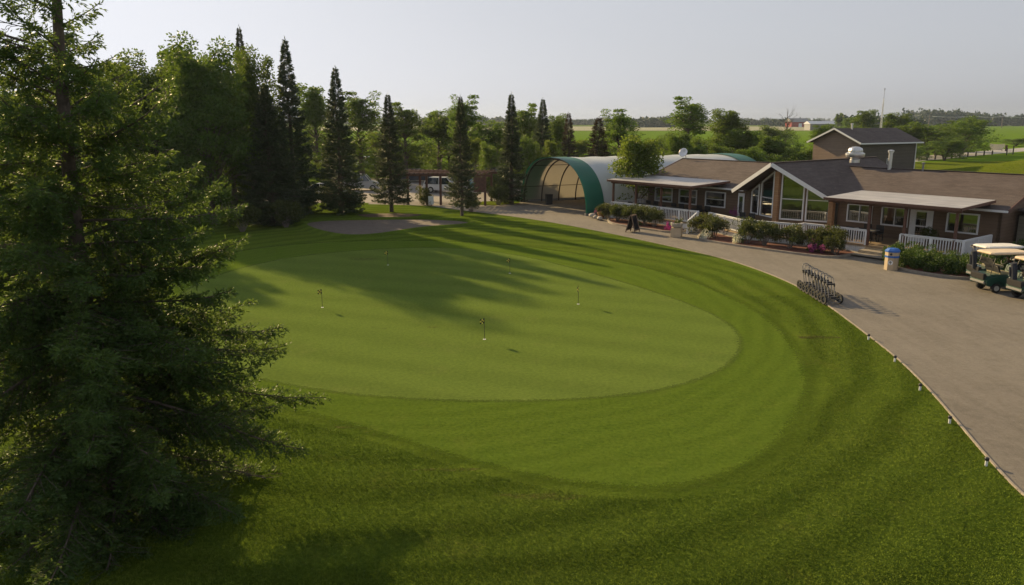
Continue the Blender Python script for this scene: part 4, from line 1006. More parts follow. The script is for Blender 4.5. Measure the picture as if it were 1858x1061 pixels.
for i, u, v, s, lab in (
    (0,-44.9,45.3,(.95,.95,.92),'dark vase shrub at the far left corner of the deck'), (0,-43.6,45.2,(.95,.95,.95),'vase shrub second from the left corner of the deck, pale stems showing'),
    (0,-42.1,45.2,(1,1,1.0),'vase shrub right behind the sandwich board'), (0,-40.6,45.1,(1,1,1.05),'vase shrub left of the open stretch of white railing'),
    (0,-39.5,44.9,(.9,.9,.95),'last vase shrub before the bare railing by the stair'),
    (1,-34.4,44.1,(1,1,1.08),'reddish green shrub right beside the white stair'), (1,-33.2,43.9,(1,1,1.1),'reddish green shrub above the white flowers near the stair'),
    (0,-30.3,43.6,(1.1,1.1,1.15),'biggest shrub under the gable point'), (0,-29.0,43.6,(1.05,1.05,1.1),'shrub under the glazed gable, second of the close pair'),
    (1,-27.4,43.9,(1,1,1.08),'shrub right of the bare white deck skirt'), (1,-26.0,44.3,(.95,.95,1.05),'shrub left of the purple flower mound'),
    (0,-24.9,44.4,(1,1,1.12),'tall shrub beside the right steps'), (0,-24.3,43.9,(.8,.8,.85),'small shrub at the right end of the middle bed')):
    pp(SH[i], u, v, .1, (s[0], s[1], s[2]*.87), lab, 'shrub', GS)
NUM = 'one two three four five six seven eight nine ten eleven twelve thirteen fourteen'.split()
GH = 'low green hedge shrubs below the right railing'
for n_, (u, v, s) in enumerate(((-21.0,44.6,1.2),(-20.6,43.7,1.0),(-19.7,43.3,1.05),(-18.8,43.15,1.1),(-17.9,43.1,1.1),(-17.1,43.4,1.05),(-16.4,44.0,1.1),(-20.0,44.9,1.15),(-18.9,44.9,1.0),(-17.5,44.8,1.0),(-16.2,45.6,1.2),(-16.4,47.0,1.3),(-16.1,48.6,1.3),(-15.9,50.2,1.3))):
    pp(HG[0], u, v, .08, (s, s, s*1.1), 'low hedge shrub number %s counted from the litter bin round the right porch corner' % NUM[n_], 'shrub', GH)
for k_, u, v, z, s, lab in (('pink',-46.9,46.4,.35,(.9,.9,.8),'pink flowers in a dark pot at the far left bed end'),('magenta',-37.6,44.3,.1,(1.1,1.1,1.25),'bright magenta flower mound left of the stone planter'),
    ('purple',-25.3,43.5,.1,(1.5,1.3,1.3),'purple pink flower mound in the middle bed'),('white',-33.3,43.0,.1,(1.0,1.0,1.2),'white flowers at the left tip of the middle bed'),
    ('white',-30.7,43.0,.1,(1.0,.9,1.15),'white flowers under the gable point shrub'),('purple',-35.7,49.3,.8,(1.0,1.0,1.4),'dark purple hanging plant by the narrow white door')):
    pp(FL[k_], u, v, z, s, lab, 'flowers', 'flower mounds round the deck')
e = empty('leaf_tuft', (0,0,0)); shrubmesh(70, .45, .5, M['hedge'], 700, .07, 0, .0, parent=e); TF = [e, 0]
for u, v, s, lab in ((-33.4,43.3,1,'green tuft under the left white flowers'),(-30.8,43.3,1,'green tuft under the right white flowers'),(-25.6,43.9,1.3,'green tuft behind the purple flower mound'),(-37.5,44.7,1.2,'green tuft behind the magenta mound'),(-41.0,44.4,1.2,'low green tuft before the left shrubs')):
    pp(TF, u, v, .1, (s, s, s), lab, 'plant', 'leaf tufts in the mulch beds')
def pot(name, u, v, z, r_, h, mat, label, cat='plant pot'):
    t = empty(name, uv(u, v, z), 0, label, cat); b = MB(); b.lathe([(r_*.7,0),(r_,h*.8),(r_*1.1,h*.85),(r_*1.1,h),(r_*.95,h),(r_*.9,h*.9)], (0,0,0), 16); b.build('body', mat, t, smooth=False); return t
pot('flower_pot', -46.9, 46.4, 0, .3, .42, M['black'], 'dark pot holding the pink flowers at the bed end')
pot('barrel_planter', -46.2, 45.9, 0, .3, .5, M['cedar'], 'small wooden barrel beside the pink flowers')
t = empty('potted_fern', uv(-21.1,48.6,ZD), 0, 'bushy potted plant right of the white glazed door', 'plant'); b = MB(); b.lathe([(.2,0),(.28,.4),(.3,.42)], (0,0,0), 14); b.build('pot', M['darkbrown'], t)
o = shrubmesh(90, .8, .6, M['shrub'], 1200, .1, 0, .0, parent=t); o.location = (0,0,.35)
for i, (u, v) in enumerate(((-46.9,45.6),(-46.0,45.1),(-45.3,44.9),(-47.3,46.0))):
    r = RS(i+5); b = MB(); prof = [(.05,0),(.22,.04),(.25,.14),(.16,.24),(.03,.27)]; b.lathe([(a*r.uniform(.85,1.15), z) for a, z in prof], (0,0,0), 9)
    o = b.build('boulder', M['boulder'], smooth=True); o.location = uv(u, v, .08); o.scale = (1.3, .9, 1); o.rotation_euler = (0,0,i*1.1); tag(o, 'pale garden boulder at the left bed end, '+('the one nearest the pink flowers','second from the pink flowers','the one nearest the sandwich board','the one closest to the shelter foot')[i], 'boulder', 'boulders at the left bed end')
# ------------------------------------------------------------------ deck furniture
def table(u, v, rz, label, mat, r_=.55, group='patio tables on the deck'):
    t = empty('patio_table', uv(u, v, ZD), rz, label, 'table', group)
    b = MB(); b.box((0,0,.73), (1.5,.85,.05)); b.build('tabletop', mat, t, bevel=.01)
    for x in (-.62,.62):
        for y in (-.34,.34): b = MB(); b.beam((x,y,0),(x*.9,y*.9,.705),.05,.05); b.build('leg', M['black'], t)
    return t
table(-24.7,47.9,RZ,'grey topped patio table under the right porch','' or M['grey']); table(-43.7,48.2,RZ,'black patio table at the left end of the deck',M['black']); table(-41.0,48.2,RZ,'black patio table in the middle of the left porch',M['black']); table(-38.6,48.4,RZ,'black patio table near the stair end of the left porch',M['black']); table(-33.6,47.0,RZ+.4,'dark patio table behind the prow railing',M['black'])
ch = empty('patio_chair', (0,0,0)); ch['group'] = 'black patio chairs'; ch['category'] = 'chair'
b = MB(); b.box((0,0,.44),(.5,.5,.05)); b.build('seat', M['black'], ch); b = MB(); b.box((0,.24,.72),(.5,.04,.5)); b.build('backrest', M['black'], ch)
for x in (-.22,.22):
    for y in (-.22,.22): b = MB(); b.beam((x,y,0),(x,y,.42),.035,.035); b.build('leg', M['black'], ch)
    b = MB(); b.beam((x*1.1,-.2,.64),(x*1.1,.24,.64),.04,.03); b.build('armrest', M['black'], ch)
first = True
for (tu, tv, nm) in ((-24.7,47.9,'at the grey topped table under the right porch'),(-43.7,48.2,'at the leftmost deck table'),(-41.0,48.2,'at the middle table of the left porch'),(-38.6,48.4,'at the table near the stair'),(-33.6,47.0,'behind the prow railing')):
    for du, dv, rr in ((-.4,.85,0),(.4,.85,0),(-.4,-.85,math.pi),(.4,-.85,math.pi)):
        place(ch, not first, uv(tu+du, tv+dv, ZD), RZ+rr, None, 'black patio chair '+nm+(', wall side ' if dv > 0 else ', railing side ')+('left seat' if du < 0 else 'right seat'), 'chair', 'black patio chairs '+nm); first = False
t = empty('garden_bench', uv(-44.9,49.3,ZD), RZ-1.0, 'weathered grey slatted bench at the left end of the deck', 'bench')
b = MB(); b.box((0,0,.42),(1.2,.45,.05)); b.build('seat', M['whitetrim'], t)
b = MB(); b.box((0,.22,.98),(1.2,.04,.08)); b.box((0,.22,.5),(1.2,.04,.06)); [b.box((-.55+.11*i,.22,.74),(.05,.03,.42)) for i in range(11)]; b.build('backrest', M['whitetrim'], t)
for x in (-.55,.55): b = MB(); b.box((x,0,.2),(.06,.42,.39)); b.build('leg', M['whitetrim'], t)
# ------------------------------------------------------------------ things on the drive
def on(u_, v_): return gp(u_, v_)
x, y = on(1621,491); t = empty('litter_bin', (x, y+.3, .01), -.62, 'tan octagonal litter bin with a blue lid and blue band at the right steps', 'bin')
oc = 8
b = MB(); b.lathe([(.36,0),(.36,.72),(.375,.73),(.375,.98),(.36,.99)], (0,0,0), oc); b.build('body', M['tan'], t)
b = MB(); b.lathe([(.383,.69),(.383,.79)], (0,0,0), oc, cap=True); b.build('blue_band', M['blue'], t)
b = MB(); b.lathe([(.40,.99),(.40,1.06),(.28,1.17),(.08,1.2)], (0,0,0), oc); b.build('lid', M['blue'], t)
for a in (-math.pi/2-.39*0, ): 
    pass
def disc(c, nrm, r_, th, n=20):
    b = MB(); c = Vector(c); d = Vector(nrm).normalized(); b.tube([c, c+d*th], [r_, r_], n); return b
ap = .36*math.cos(math.pi/8)
for k_ in (5, 6):
    a = math.pi*2*k_/8; d = (math.cos(a), math.sin(a), 0)
    c = (d[0]*(.375*math.cos(math.pi/8)-.004), d[1]*(.375*math.cos(math.pi/8)-.004), .88)
    if k_ == 6: disc(c, d, .065, .012, 14).build('opening', M['black'], t)
    c2 = (d[0]*(ap-.003), d[1]*(ap-.003), .42)
    if k_ == 6:
        em = disc(c2, d, .125, .009).build('emblem', M['white'], t)
        q = MB(); q.box((d[0]*(ap+.008), d[1]*(ap+.008), .36), (.03,.006,.1), rz=a+math.pi/2); q.build('emblem_stem', M['grey'], em)
        disc((d[0]*(ap+.004), d[1]*(ap+.004), .45), d, .065, .006).build('emblem_crown', M['grey'], em)
x, y = on(1148,421); t = empty('sandwich_board', (x, y, .01), -.35, 'dark brown wooden sandwich board standing on the drive edge', 'sign')
M['oldwood'] = plain('old_wood', (.16,.11,.075), .8, vs=6, var=.3); M['chalk'] = plain('chalkboard', (.018,.018,.02), .95, spec=.05)
def panel(sgn, nm, scrm):
    b = MB()
    for xx in (-.38,.38): b.beam((xx, sgn*.38, 0), (xx, sgn*.04, 1.25), .07, .05)
    b.beam((-.38, sgn*.05, 1.22), (.38, sgn*.05, 1.22), .05, .08); b.beam((-.38, sgn*.33, .17), (.38, sgn*.33, .17), .05, .08)
    f_ = b.build(nm, M['oldwood'], t)
    q = MB(); q.add([(-.35,sgn*.33,.18),(.35,sgn*.33,.18),(.35,sgn*.05,1.2),(-.35,sgn*.05,1.2),(-.35,sgn*.31,.18),(.35,sgn*.31,.18),(.35,sgn*.03,1.2),(-.35,sgn*.03,1.2)],[(0,1,2,3),(7,6,5,4),(0,4,5,1),(1,5,6,2),(2,6,7,3),(3,7,4,0)])
    q.build('board', M['chalk'], f_)
panel(-1, 'panel', 0); panel(1, 'panel', 0); t.rotation_euler[2] = .95
x, y = on(1229,431); t = empty('stone_planter', (x, y+.35, .01), -.35, 'square tan plinth with a stone bowl planter left of the white stair', 'planter')
b = MB(); b.box((0,0,.33),(.72,.72,.66)); b.build('plinth', M['tan'], t, bevel=.02)
b = MB(); b.lathe([(.25,.66),(.36,.72),(.42,.86),(.44,.98),(.36,.99),(.33,.9)], (0,0,0), 14); b.build('bowl', M['stone'], t)
o = shrubmesh(91, .35, .35, M['shrub'], 350, .08, 0, .0, parent=t); o.location = (.1,0,.92)
# path lights along the edging
GLt = 'short white path lights along the lawn edging'
pl0 = empty('path_light', (0,0,0)); b = MB(); b.lathe([(.035,0),(.035,.16)], (0,0,0), 10); b.build('post', M['white'], pl0)
b = MB(); b.lathe([(.03,.16),(.055,.165),(.055,.23),(.045,.25)], (0,0,0), 10); b.build('cap', M['black'], pl0)
for i, (a, c, lab) in enumerate(((1578,616,'farthest white path light with a black cap on the edging'),(1626,656,'second path light from the far end of the curved edging'),(1672,708,'middle path light of the row of five on the edging'),(1726,768,'path light second from the near corner on the edging'),(1793,845,'nearest white path light at the lower right'))):
    x, y = gp(a, c); place(pl0, i > 0, (x-.05, y, .0), 0, (.95,.95,.85), lab, 'path light', GLt)
# putting flags
def check(name):
    m, t, o = M_(name); v = coord(t, 'UV'); c = N(t, 'TexChecker', Scale=3.0, Color1=(.75,.65,.12,1), Color2=(.012,.012,.012,1)); L(t, v, c.inputs[0]); pbsdf(t, o, c.outputs[0], .7); return m
M['flag'] = check('black_yellow_check')
f0 = empty('putting_flag', (0,0,0)); b = MB(); b.tube([(0,0,0),(0,0,.78)], .009, 6); b.build('pole', M['black'], f0)
b = MB(); ns = 8; vs = []; r = RS(1)
for i in range(ns+1):
    xx = -.15*i/ns; yy = .025*math.sin(i*1.1)
    vs += [(xx, yy, .77-.01*i*.3), (xx, yy, .60-.015*i*.3)]
b.add(vs, [(2*i, 2*i+1, 2*i+3, 2*i+2) for i in range(ns)]); o = b.build('flag', M['flag'], f0)
uvl = o.data.uv_layers.new(name='UVMap')
for l in o.data.loops:
    i = l.vertex_index; uvl.data[l.index].uv = (i//2/ns, i % 2*.99)
b = MB(); b.lathe([(.055,.0125),(.055,.016)], (0,0,0), 14); b.build('cup', M['white'], f0)
for i, (a, c, rz, lab) in enumerate(((704,481,.5,'putting flag farthest back, in the tree shade'),(925,496,.3,'putting flag on the sunlit strip at the back right'),(1049,552,1.3,'putting flag on the right, its cloth hanging narrow'),(585,558,.2,'leftmost putting flag by the shade edge'),(879,616,.35,'putting flag nearest the viewer'))):
    x, y = gp(a, c); place(f0, i > 0, (x, y, 0), rz, (1.1,1.1,1.06), lab, 'golf flag', 'checked flags on the putting green')
# pull carts --------------------------------------------------------
pc = empty('pull_cart', (0,0,0)); M['tube'] = plain('cart_tube', (.22,.21,.20), .55, .15)
def wheel(x, y, r_, par):
    b = MB(); b.lathe([(r_*.82,-.022),(r_,-.018),(r_,.018),(r_*.82,.022),(r_*.80,0)], (0,0,0), 22, 'x', cap=False); ty = b.build('tyre', M['rubber'], None)
    return ty
for s in (-1, 1):
    b = MB(); b.lathe([(.13,-.035),(.20,-.045),(.225,0),(.20,.045),(.13,.035),(.13,-.035)], (s*.38,0,.225), 22, 'x', cap=False)
    b.lathe([(.03,-.03),(.03,.03)], (s*.38,0,.225), 8, 'x'); w_ = b.build('wheel', M['rubber'], pc)
    b = MB()
    for k_ in range(7):
        a = 2*math.pi*k_/7; b.tube([(s*.38,0,.225),(s*.38,.14*math.cos(a),.225+.14*math.sin(a))], .012, 4)
    b.build('spokes', M['grey'], w_)
b = MB(); b.tube([(-.38,0,.225),(.38,0,.225)], .014, 6); b.tube([(-.2,-.28,.14),(.2,-.28,.14)], .012, 6); b.tube([(-.14,0,.165),(-.14,-.28,.14)], .012, 6); b.tube([(.14,0,.165),(.14,-.28,.14)], .012, 6); b.build('chassis', M['tube'], pc)
b = MB(); hp = [(-.14,.0,.17),(-.15,.10,.55),(-.16,.2,.86),(-.17,.28,1.06),(-.14,.31,1.15),(0,.33,1.18),(.14,.31,1.15),(.17,.28,1.06),(.16,.2,.86),(.15,.10,.55),(.14,0,.17)]
b.tube(hp, .021, 6); b.build('handle', M['tube'], pc)
b = MB(); b.box((0,.20,.86),(.38,.07,.07)); b.box((-.16,.17,.80),(.04,.08,.12)); b.box((.16,.17,.80),(.04,.08,.12)); b.build('bag_bracket', M['black'], pc); b = MB(); b.box((0,-.04,.3),(.26,.12,.10)); b.build('bag_cradle', M['black'], pc)
pa = gp(1509,552); pb = gp(1463,524)
names = ['nearest pull cart of the row, its bag bracket fully in view'] + ['pull cart nested in the row, number %s from the near end' % w for w in ('two','three','four','five','six','seven','eight')] + ['rearmost pull cart at the far left end of the row']
for i in range(9):
    f = i/8; place(pc, i > 0, (pa[0]+(pb[0]-pa[0])*f+random.uniform(-.03,.03), pa[1]+(pb[1]-pa[1])*f, .01), .12+random.uniform(-.07,.07), (1.02,1.02,1.0), names[i], 'pull cart', 'golf pull carts nested in a row by the lawn edge')
# golf carts ---------------------------------------------------------
M['cartgreen'] = paint('dark_green_paint', (.010,.055,.042)); M['cream'] = plain('cream_vinyl', (.33,.29,.17), .6); M['roofwhite'] = plain('white_roof', (.72,.70,.64), .45); M['rooftan'] = plain('tan_roof', (.62,.50,.34), .5)
M['rim'] = plain('wheel_rim', (.5,.5,.48), .4, .3); M['canvas'] = plain('bag_cloth', (.03,.035,.05), .8)
def golf_cart(x, y, rz, label, roof):
    c = empty('golf_cart', (x, y, .01), rz, label, 'golf cart', 'green golf carts parked in a row at the right edge')
    b = MB()     # x forward, rear axle at x=0
    side = [(-.55,.42),(-.60,.62),(-.48,.80),(-.15,.88),(.35,.86),(.62,.84),(.66,.40),(1.2,.34),(1.45,.40),(1.55,.86),(1.72,.92),(2.1,.78),(2.28,.58),(2.25,.36),(1.95,.28),(.3,.26),(-.3,.30)]
    b.prism(side, -.52, .52, lambda p, q, t: (p, t, q)); body = b.build('body', M['cartgreen'], c, bevel=.045, smooth=False)
    for s in (-1, 1):
        b = MB(); b.prism([(-.50,.36),(-.56,.60),(-.38,.74),(0,.80),(.34,.72),(.42,.40),(.30,.38),(.24,.50),(.12,.58),(-.12,.58),(-.24,.50),(-.29,.34)], s*.53, s*.60, lambda p, q, t: (p, t, q)); b.build('fender', M['cartgreen'], c, bevel=.015)
        for wx in (0, 1.72):
            b = MB(); b.lathe([(.13,-.085),(.20,-.095),(.225,-.06),(.23,0),(.225,.06),(.20,.095),(.13,.085)], (wx, s*.50, .23), 20, 'y'); w_ = b.build('wheel', M['rubber'], c, smooth=False)
            b = MB(); b.lathe([(.01,.0),(.05,.018),(.09,.004),(.125,.012),(.13,-.02)] if s > 0 else [(.13,.02),(.125,-.012),(.09,-.004),(.05,-.018),(.01,0)], (wx, s*.585, .23), 16, 'y'); b.build('hub_cap', M['rim'], w_)
    b = MB(); b.box((.42,0,.92),(.5,1.0,.12)); b.build('seat', M['cream'], c, bevel=.04)
    b = MB(); b.prism([(.12,.95),(.20,.95),(.08,1.32),(.0,1.30)], -.5, .5, lambda p, q, t: (p, t, q)); b.build('backrest', M['black'], c, bevel=.03)
    b = MB(); b.box((-.55,0,.50),(.14,.98,.10)); b.build('bumper', M['grey'], c, bevel=.02)
    b = MB(); b.prism([(-.42,.58),(-.62,.62),(-.66,.90),(-.50,.92)], -.46, .46, lambda p, q, t: (p, t, q)); b.build('bag_well', M['black'], c, bevel=.02)
    b = MB()
    for s in (-1, 1):
        b.tube([(-.28,s*.44,.84),(-.22,s*.47,1.4),(-.1,s*.48,1.82)], .018, 6); b.tube([(1.62,s*.46,.88),(1.42,s*.47,1.4),(1.18,s*.48,1.82)], .018, 6)
        b.tube([(-.28,s*.44,1.25),(-.5,s*.3,1.28),(-.5,0,1.28)], .014, 6)
    b.tube([(1.18,-.48,1.80),(1.18,.48,1.80)], .018, 6); b.tube([(-.1,-.48,1.80),(-.1,.48,1.80)], .018, 6); b.build('roof_frame', M['black'], c)
    b = MB(); vs = []
    prof = [(-.42,.46),(-.30,.56),(1.30,.58),(1.62,.44)]
    for z, sc in ((1.82,1.0),(1.87,1.03),(1.92,.96),(1.935,.86)):
        vs += [(.6+(px-.6)*sc, s*w_*sc, z) for px, w_ in prof for s in (-1,)]+[(.6+(px-.6)*sc, w_*sc, z) for px, w_ in prof[::-1]]
    k_ = 8; b.add(vs, [(j*k_+i, j*k_+(i+1) % k_, (j+1)*k_+(i+1) % k_, (j+1)*k_+i) for j in range(3) for i in range(k_)]+[tuple(range(k_))[::-1], tuple(range(3*k_, 4*k_))]); b.build('roof', roof, c, bevel=.008)
    b = MB(); b.tube([(1.42,.22,.9),(1.18,.22,1.08)], .018, 6); b.tube([(1.18+.18*math.sin(a)*.45, .22+.18*math.cos(a), 1.08+.18*math.sin(a)*.9) for a in np.linspace(0, 6.283, 17)], .014, 5, False); b.build('steering_wheel', M['black'], c)
    b = MB(); b.add([(1.60,-.44,.93),(1.60,.44,.93),(1.42,.45,1.38),(1.42,-.45,1.38)],[(0,1,2,3)]); b.build('windscreen', M['glass'], c)
    for s in (-1, 1): b = MB(); b.box((2.24,s*.36,.60),(.06,.16,.08)); b.build('headlight', M['roofwhite'], c)
    return c
CR = .10
def bag(x, y, z, label):
    t = empty('golf_bag', (x, y, z), CR, label, 'golf bag'); b = MB(); b.tube([(0,0,0),(-.05,0,.45),(-.12,0,.85)], [.12,.13,.135], 12); t2 = b.build('body', M['canvas'], t)
    b = MB(); b.tube([(-.14,.1,.2),(-.2,.1,.65)], [.05,.06], 8); b.build('pocket', M['canvas'], t)
    r = RS(int(abs(x)*10)); 
    for k_ in range(6):
        a = r.uniform(0, 6.28); q = .08; b = MB(); p = (-.12+q*math.cos(a), q*math.sin(a), .82); p2 = (p[0]-.06, p[1], 1.0+r.uniform(0,.12))
        b.tube([p, p2], .007, 4); b.box(p2, (.09,.05,.05)); b.build('golf_club', M['chrome'] if k_ % 2 else M['black'], t)
golf_cart(22.75,36.6,CR,'green golf cart with a tan roof, the complete one in front',M['rooftan'])
golf_cart(23.55,38.35,CR,'green golf cart with a white roof, behind the tan roofed one',M['roofwhite'])
golf_cart(23.35,34.75,CR,'nearest green golf cart, cut by the right picture edge',M['rooftan'])
bag(23.0-.05,38.2,.82,'golf bag with clubs on the white roofed cart'); bag(22.85,34.9,.82,'golf bag with clubs on the nearest cart')
# ------------------------------------------------------------------ parking: cars, pergola, fence
CARM = dict(white=paint('white_car_paint', (.72,.72,.70)), dark=paint('dark_blue_car_paint', (.02,.025,.04)), black=paint('black_car_paint', (.012,.012,.014)), silver=paint('silver_car_paint', (.42,.43,.44)), teal=paint('teal_car_paint', (.12,.32,.38)), red=paint('maroon_car_paint', (.12,.02,.025)))
def car(x, y, rz, col, label, kind='suv'):
    c = empty('parked_car', (x, y, .01), rz, label, 'car', 'vehicles in the parking lot')
    Hc = {'suv': 1.7, 'sedan': 1.45, 'pickup': 1.85}[kind]; hb = .98 if kind != 'sedan' else .88
    if kind == 'pickup': hb = 1.12
    low = [(-2.3,.35),(-2.35,.7),(-2.28,hb),(-1.1,hb+.02),(1.05,hb),(2.05,hb-.12),(2.3,hb-.32),(2.32,.35),(1.85,.28),(-1.85,.28)]
    b = MB(); b.prism(low, -.92, .92, lambda p, q, t: (p, t, q)); b.build('body', CARM[col], c, bevel=.07)
    top = {'suv': [(-2.2,hb),(-1.95,Hc-.08),(-1.7,Hc),(.25,Hc),(.5,Hc-.06),(1.15,hb)], 'sedan': [(-1.75,hb),(-1.1,Hc-.04),(-.8,Hc),(.2,Hc),(.4,Hc-.05),(1.2,hb)], 'pickup': [(-.75,hb),(-.65,Hc-.08),(-.5,Hc),(.45,Hc),(.6,Hc-.05),(1.15,hb)]}[kind]
    b = MB(); n_ = len(top)
    vs = [(p, s*(.90-(q-hb)*.22), q) for s in (-1, 1) for p, q in top]
    b.add(vs, [tuple(range(n_)), tuple(range(n_, 2*n_))[::-1]]+[(i, i+n_, (i+1)+n_, i+1) for i in range(n_-1)]); b.build('cabin', M['carglass'], c)
    b = MB(); b.add([(p, s*(.905-(Hc-.09-hb)*.22), q) for p, q in ((top[2][0]-.05,Hc-.035),(top[3][0]+.05,Hc-.035)) for s in (-1, 1)]+[(p*.96, s*.66, Hc+.015) for p in (top[2][0],top[3][0]) for s in (-1,1)],[(0,1,3,2),(4,6,7,5),(0,4,5,1),(2,3,7,6),(0,2,6,4),(1,5,7,3)]); b.build('roof', CARM[col], c)
    b = MB()
    for s in (-1, 1):
        for (p0, q0), (p1, q1) in zip(top, top[1:]):
            if abs(q0-q1) > .1: b.beam((p0, s*(.905-(q0-hb)*.22), q0), (p1, s*(.905-(q1-hb)*.22), q1), .06, .07)
        mx_ = -.45 if kind != 'pickup' else .1; b.beam((mx_, s*.905, hb), (mx_, s*(.905-(Hc-.05-hb)*.22), Hc-.05), .05, .09)
    b.build('pillars', CARM[col], c)
    for s in (-1, 1):
        for wx in (-1.4, 1.42):
            b = MB(); b.lathe([(.19,-.1),(.31,-.11),(.34,-.07),(.34,.07),(.31,.11),(.19,.1)], (wx, s*.86, .34), 18, 'y'); w_ = b.build('wheel', M['rubber'], c); b = MB(); b.lathe([(.02,-.02),(.2,-.02),(.2,.02),(.02,.02)], (wx, s*.965, .34), 14, 'y'); b.build('rim', M['rim'], w_)
        b = MB(); b.box((2.26,s*.68,hb-.3),(.1,.3,.14)); b.build('headlight', M['steel'], c); b = MB(); b.box((-2.32,s*.76,hb-.2),(.08,.16,.2)); b.build('tail_light', CARM['red'], c)
    b = MB(); b.box((2.33,0,.55),(.06,.9,.16)); b.build('grille', M['black'], c)
    return c
for (u_, v_, rz, col, kd, lab) in ((808,349,-.25,'white','suv','white estate car seen between the pergola posts'),(873,344,2.2,'teal','sedan','pale teal car right of the pergola'),(872,323,-.5,'silver','suv','pale car at the back of the lot above the pergola end'),(898,324,2.6,'black','suv','dark hatchback beside the narrow column spruce'),
    (655,345,.1,'silver','pickup','silver pickup behind the spruces above the bunker'),(592,357,.0,'silver','sedan','light sedan between the tallest slim spruce and the next'),(632,332,.2,'dark','suv','dark car behind the silver pickup'),(760,330,.1,'dark','suv','dark car beyond the pergola roof'),(884,334,2.8,'dark','sedan','dark blue sedan in front of the pale car'),
    (914,332,-.4,'white','sedan','white sedan partly hidden by the narrow column spruce'),(585,300,.1,'white','suv','white vehicle far back between the left spruces'),(668,302,.1,'white','suv','white vehicle far back right of the spruce behind the bunker')):
    x, y = gp(u_, v_)
    car(x, y, rz, col, lab, kd)
t = empty('pergola', (*gp(800,372), 0), -.12, 'brown timber pergola with a slatted roof beside the parked cars', 'pergola')
b = MB(); px0 = [(-3.2,0),(-1.35,0),(.0,.0),(4.3,0),(-3.0,4.2),(.9,4.2),(4.3,4.2)]
for (a, c) in px0: b = MB(); b.bx(a-.1,a+.1,c-.1,c+.1,0,2.75); b.build('post', M['brown'], t)
b = MB(); b.beam((-4.2,0,2.85),(4.9,0,2.85),.12,.22); b.beam((-4.2,4.2,2.85),(4.9,4.2,2.85),.12,.22); b.build('beam', M['brown'], t)
b = MB(); [b.beam((-4.1+.45*i,-.7,3.03),(-4.1+.45*i,4.9,3.03),.06,.13) for i in range(20)]; b.beam((-4.3,1,3.13),(5,1,3.13),.06,.05); b.beam((-4.3,3,3.13),(5,3,3.13),.06,.05); b.build('rafters', M['brown'], t)
b = MB(); b.bx(3.2,4.3,-.05,.05,1.3,2.7); b.build('red_panel', M['brown'], t)
t = empty('rail_fence', (*gp(405,386), 0), .0, 'low weathered rail fence behind the dark trunks at left', 'fence')
for i in range(7): b = MB(); b.box((-7+2.3*i,0,.6),(.14,.14,1.2)); b.build('post', M['barklight'], t)
for z in (.45,.95): b = MB(); b.beam((-7.2,.08,z),(7,.08,z),.05,.12); b.build('rail', M['barklight'], t)
x, y = gp(783,373); t = empty('notice_board', (x, y-.4, 0), 0, 'small white board leaning at the foot of the pergola post', 'sign'); b = MB(); b.box((0,0,.55),(.5,.05,.8)); b.build('board', M['white'], t); b = MB(); b.box((0,.04,.5),(.08,.05,1.0)); b.build('stake', M['brown'], t)
x, y = gp(768,372); e = empty('round_bush', (x, y, 0), 0, 'dark rust tinted round bush left of the pergola posts', 'bush'); shrubmesh(95, 1.7, 1.1, M['shrub_red'], 2600, .12, 6, .1, parent=e)
for (u_, v_, s, lab) in ((905,372,1.2,'bush at the foot of the narrow column spruce'),(520,412,1.3,'low bush under the broad dark spruce'),(560,384,1.2,'bush between the two tall left spruces'),(640,384,1.0,'bush right of the spruce behind the bunker'),(440,420,1.3,'low bush at the left foot of the broad dark spruce'),(890,356,1.6,'bush beside the teal car'),(600,380,1.3,'rusty low bush behind the left end of the bunker'),(855,384,.8,'small bush right of the free standing spruce')):
    x, y = gp(u_, v_); o = place(SH[0][0], True, (x, y, -.05), random.uniform(0,6), (s*1.1,s*1.1,s), lab, 'bush', 'low bushes under the spruces')
# ------------------------------------------------------------------ far objects: mast, barn, sign, road posts, power line
x, y = atd(1600, 122); t = empty('lattice_mast', (x, y, 0), .4, 'slim guyed lattice radio mast behind the storage house', 'mast')
Hm = hz(160, y); b = MB(); w_ = .32
for k_ in range(3):
    a = 2*math.pi*k_/3; b.beam((w_*math.cos(a), w_*math.sin(a), 0), (.04*math.cos(a), .04*math.sin(a), Hm*.88), .05, .05)
for i in range(26):
    z = Hm*.87*i/26; s = w_*(1-z/(Hm*.9)); z2 = z+Hm*.87/26; s2 = w_*(1-z2/(Hm*.9))
    for k_ in range(3):
        a = 2*math.pi*k_/3; c = 2*math.pi*(k_+1)/3; b.beam((s*math.cos(a), s*math.sin(a), z), (s2*math.cos(c), s2*math.sin(c), z2), .03, .03)
b.build('lattice', M['steel'], t); b = MB(); b.tube([(0,0,Hm*.86),(0,0,Hm)], .025, 6); b.box((0,0,Hm-.1),(.25,.05,.12)); b.build('antenna', M['grey'], t)
M['barnred'] = plain('barn_red', (.30,.035,.03), .8, vs=.3)
x, y = atd(1447, 900); t = empty('red_barn', (x, y, 0), .25, 'distant red barn with a grey roof among trees', 'barn')
b = MB(); b.bx(-11,11,-6,6,0,6.0); b.build('wall', M['barnred'], t)
b = MB(); b.prism([(-7,5.6),(7,5.6),(0,9.6)], -11.6, 11.6, lambda p, q, tt: (tt, p, q)); b.build('roof', M['grey'], t)
b = MB(); b.bx(-2,2,-6.1,-6.02,0,4); b.build('door', M['white'], t)
x, y = atd(1497, 620); t = empty('low_farm_shed', (x, y, 0), .1, 'long low grey farm shed right of the red barn', 'shed'); b = MB(); b.bx(-14,14,-5,5,0,5); b.build('wall', M['grey'], t); b = MB(); b.prism([(-6,4.8),(6,4.8),(0,7)], -14.5, 14.5, lambda p, q, tt: (tt, p, q)); b.build('roof', M['steel'], t)
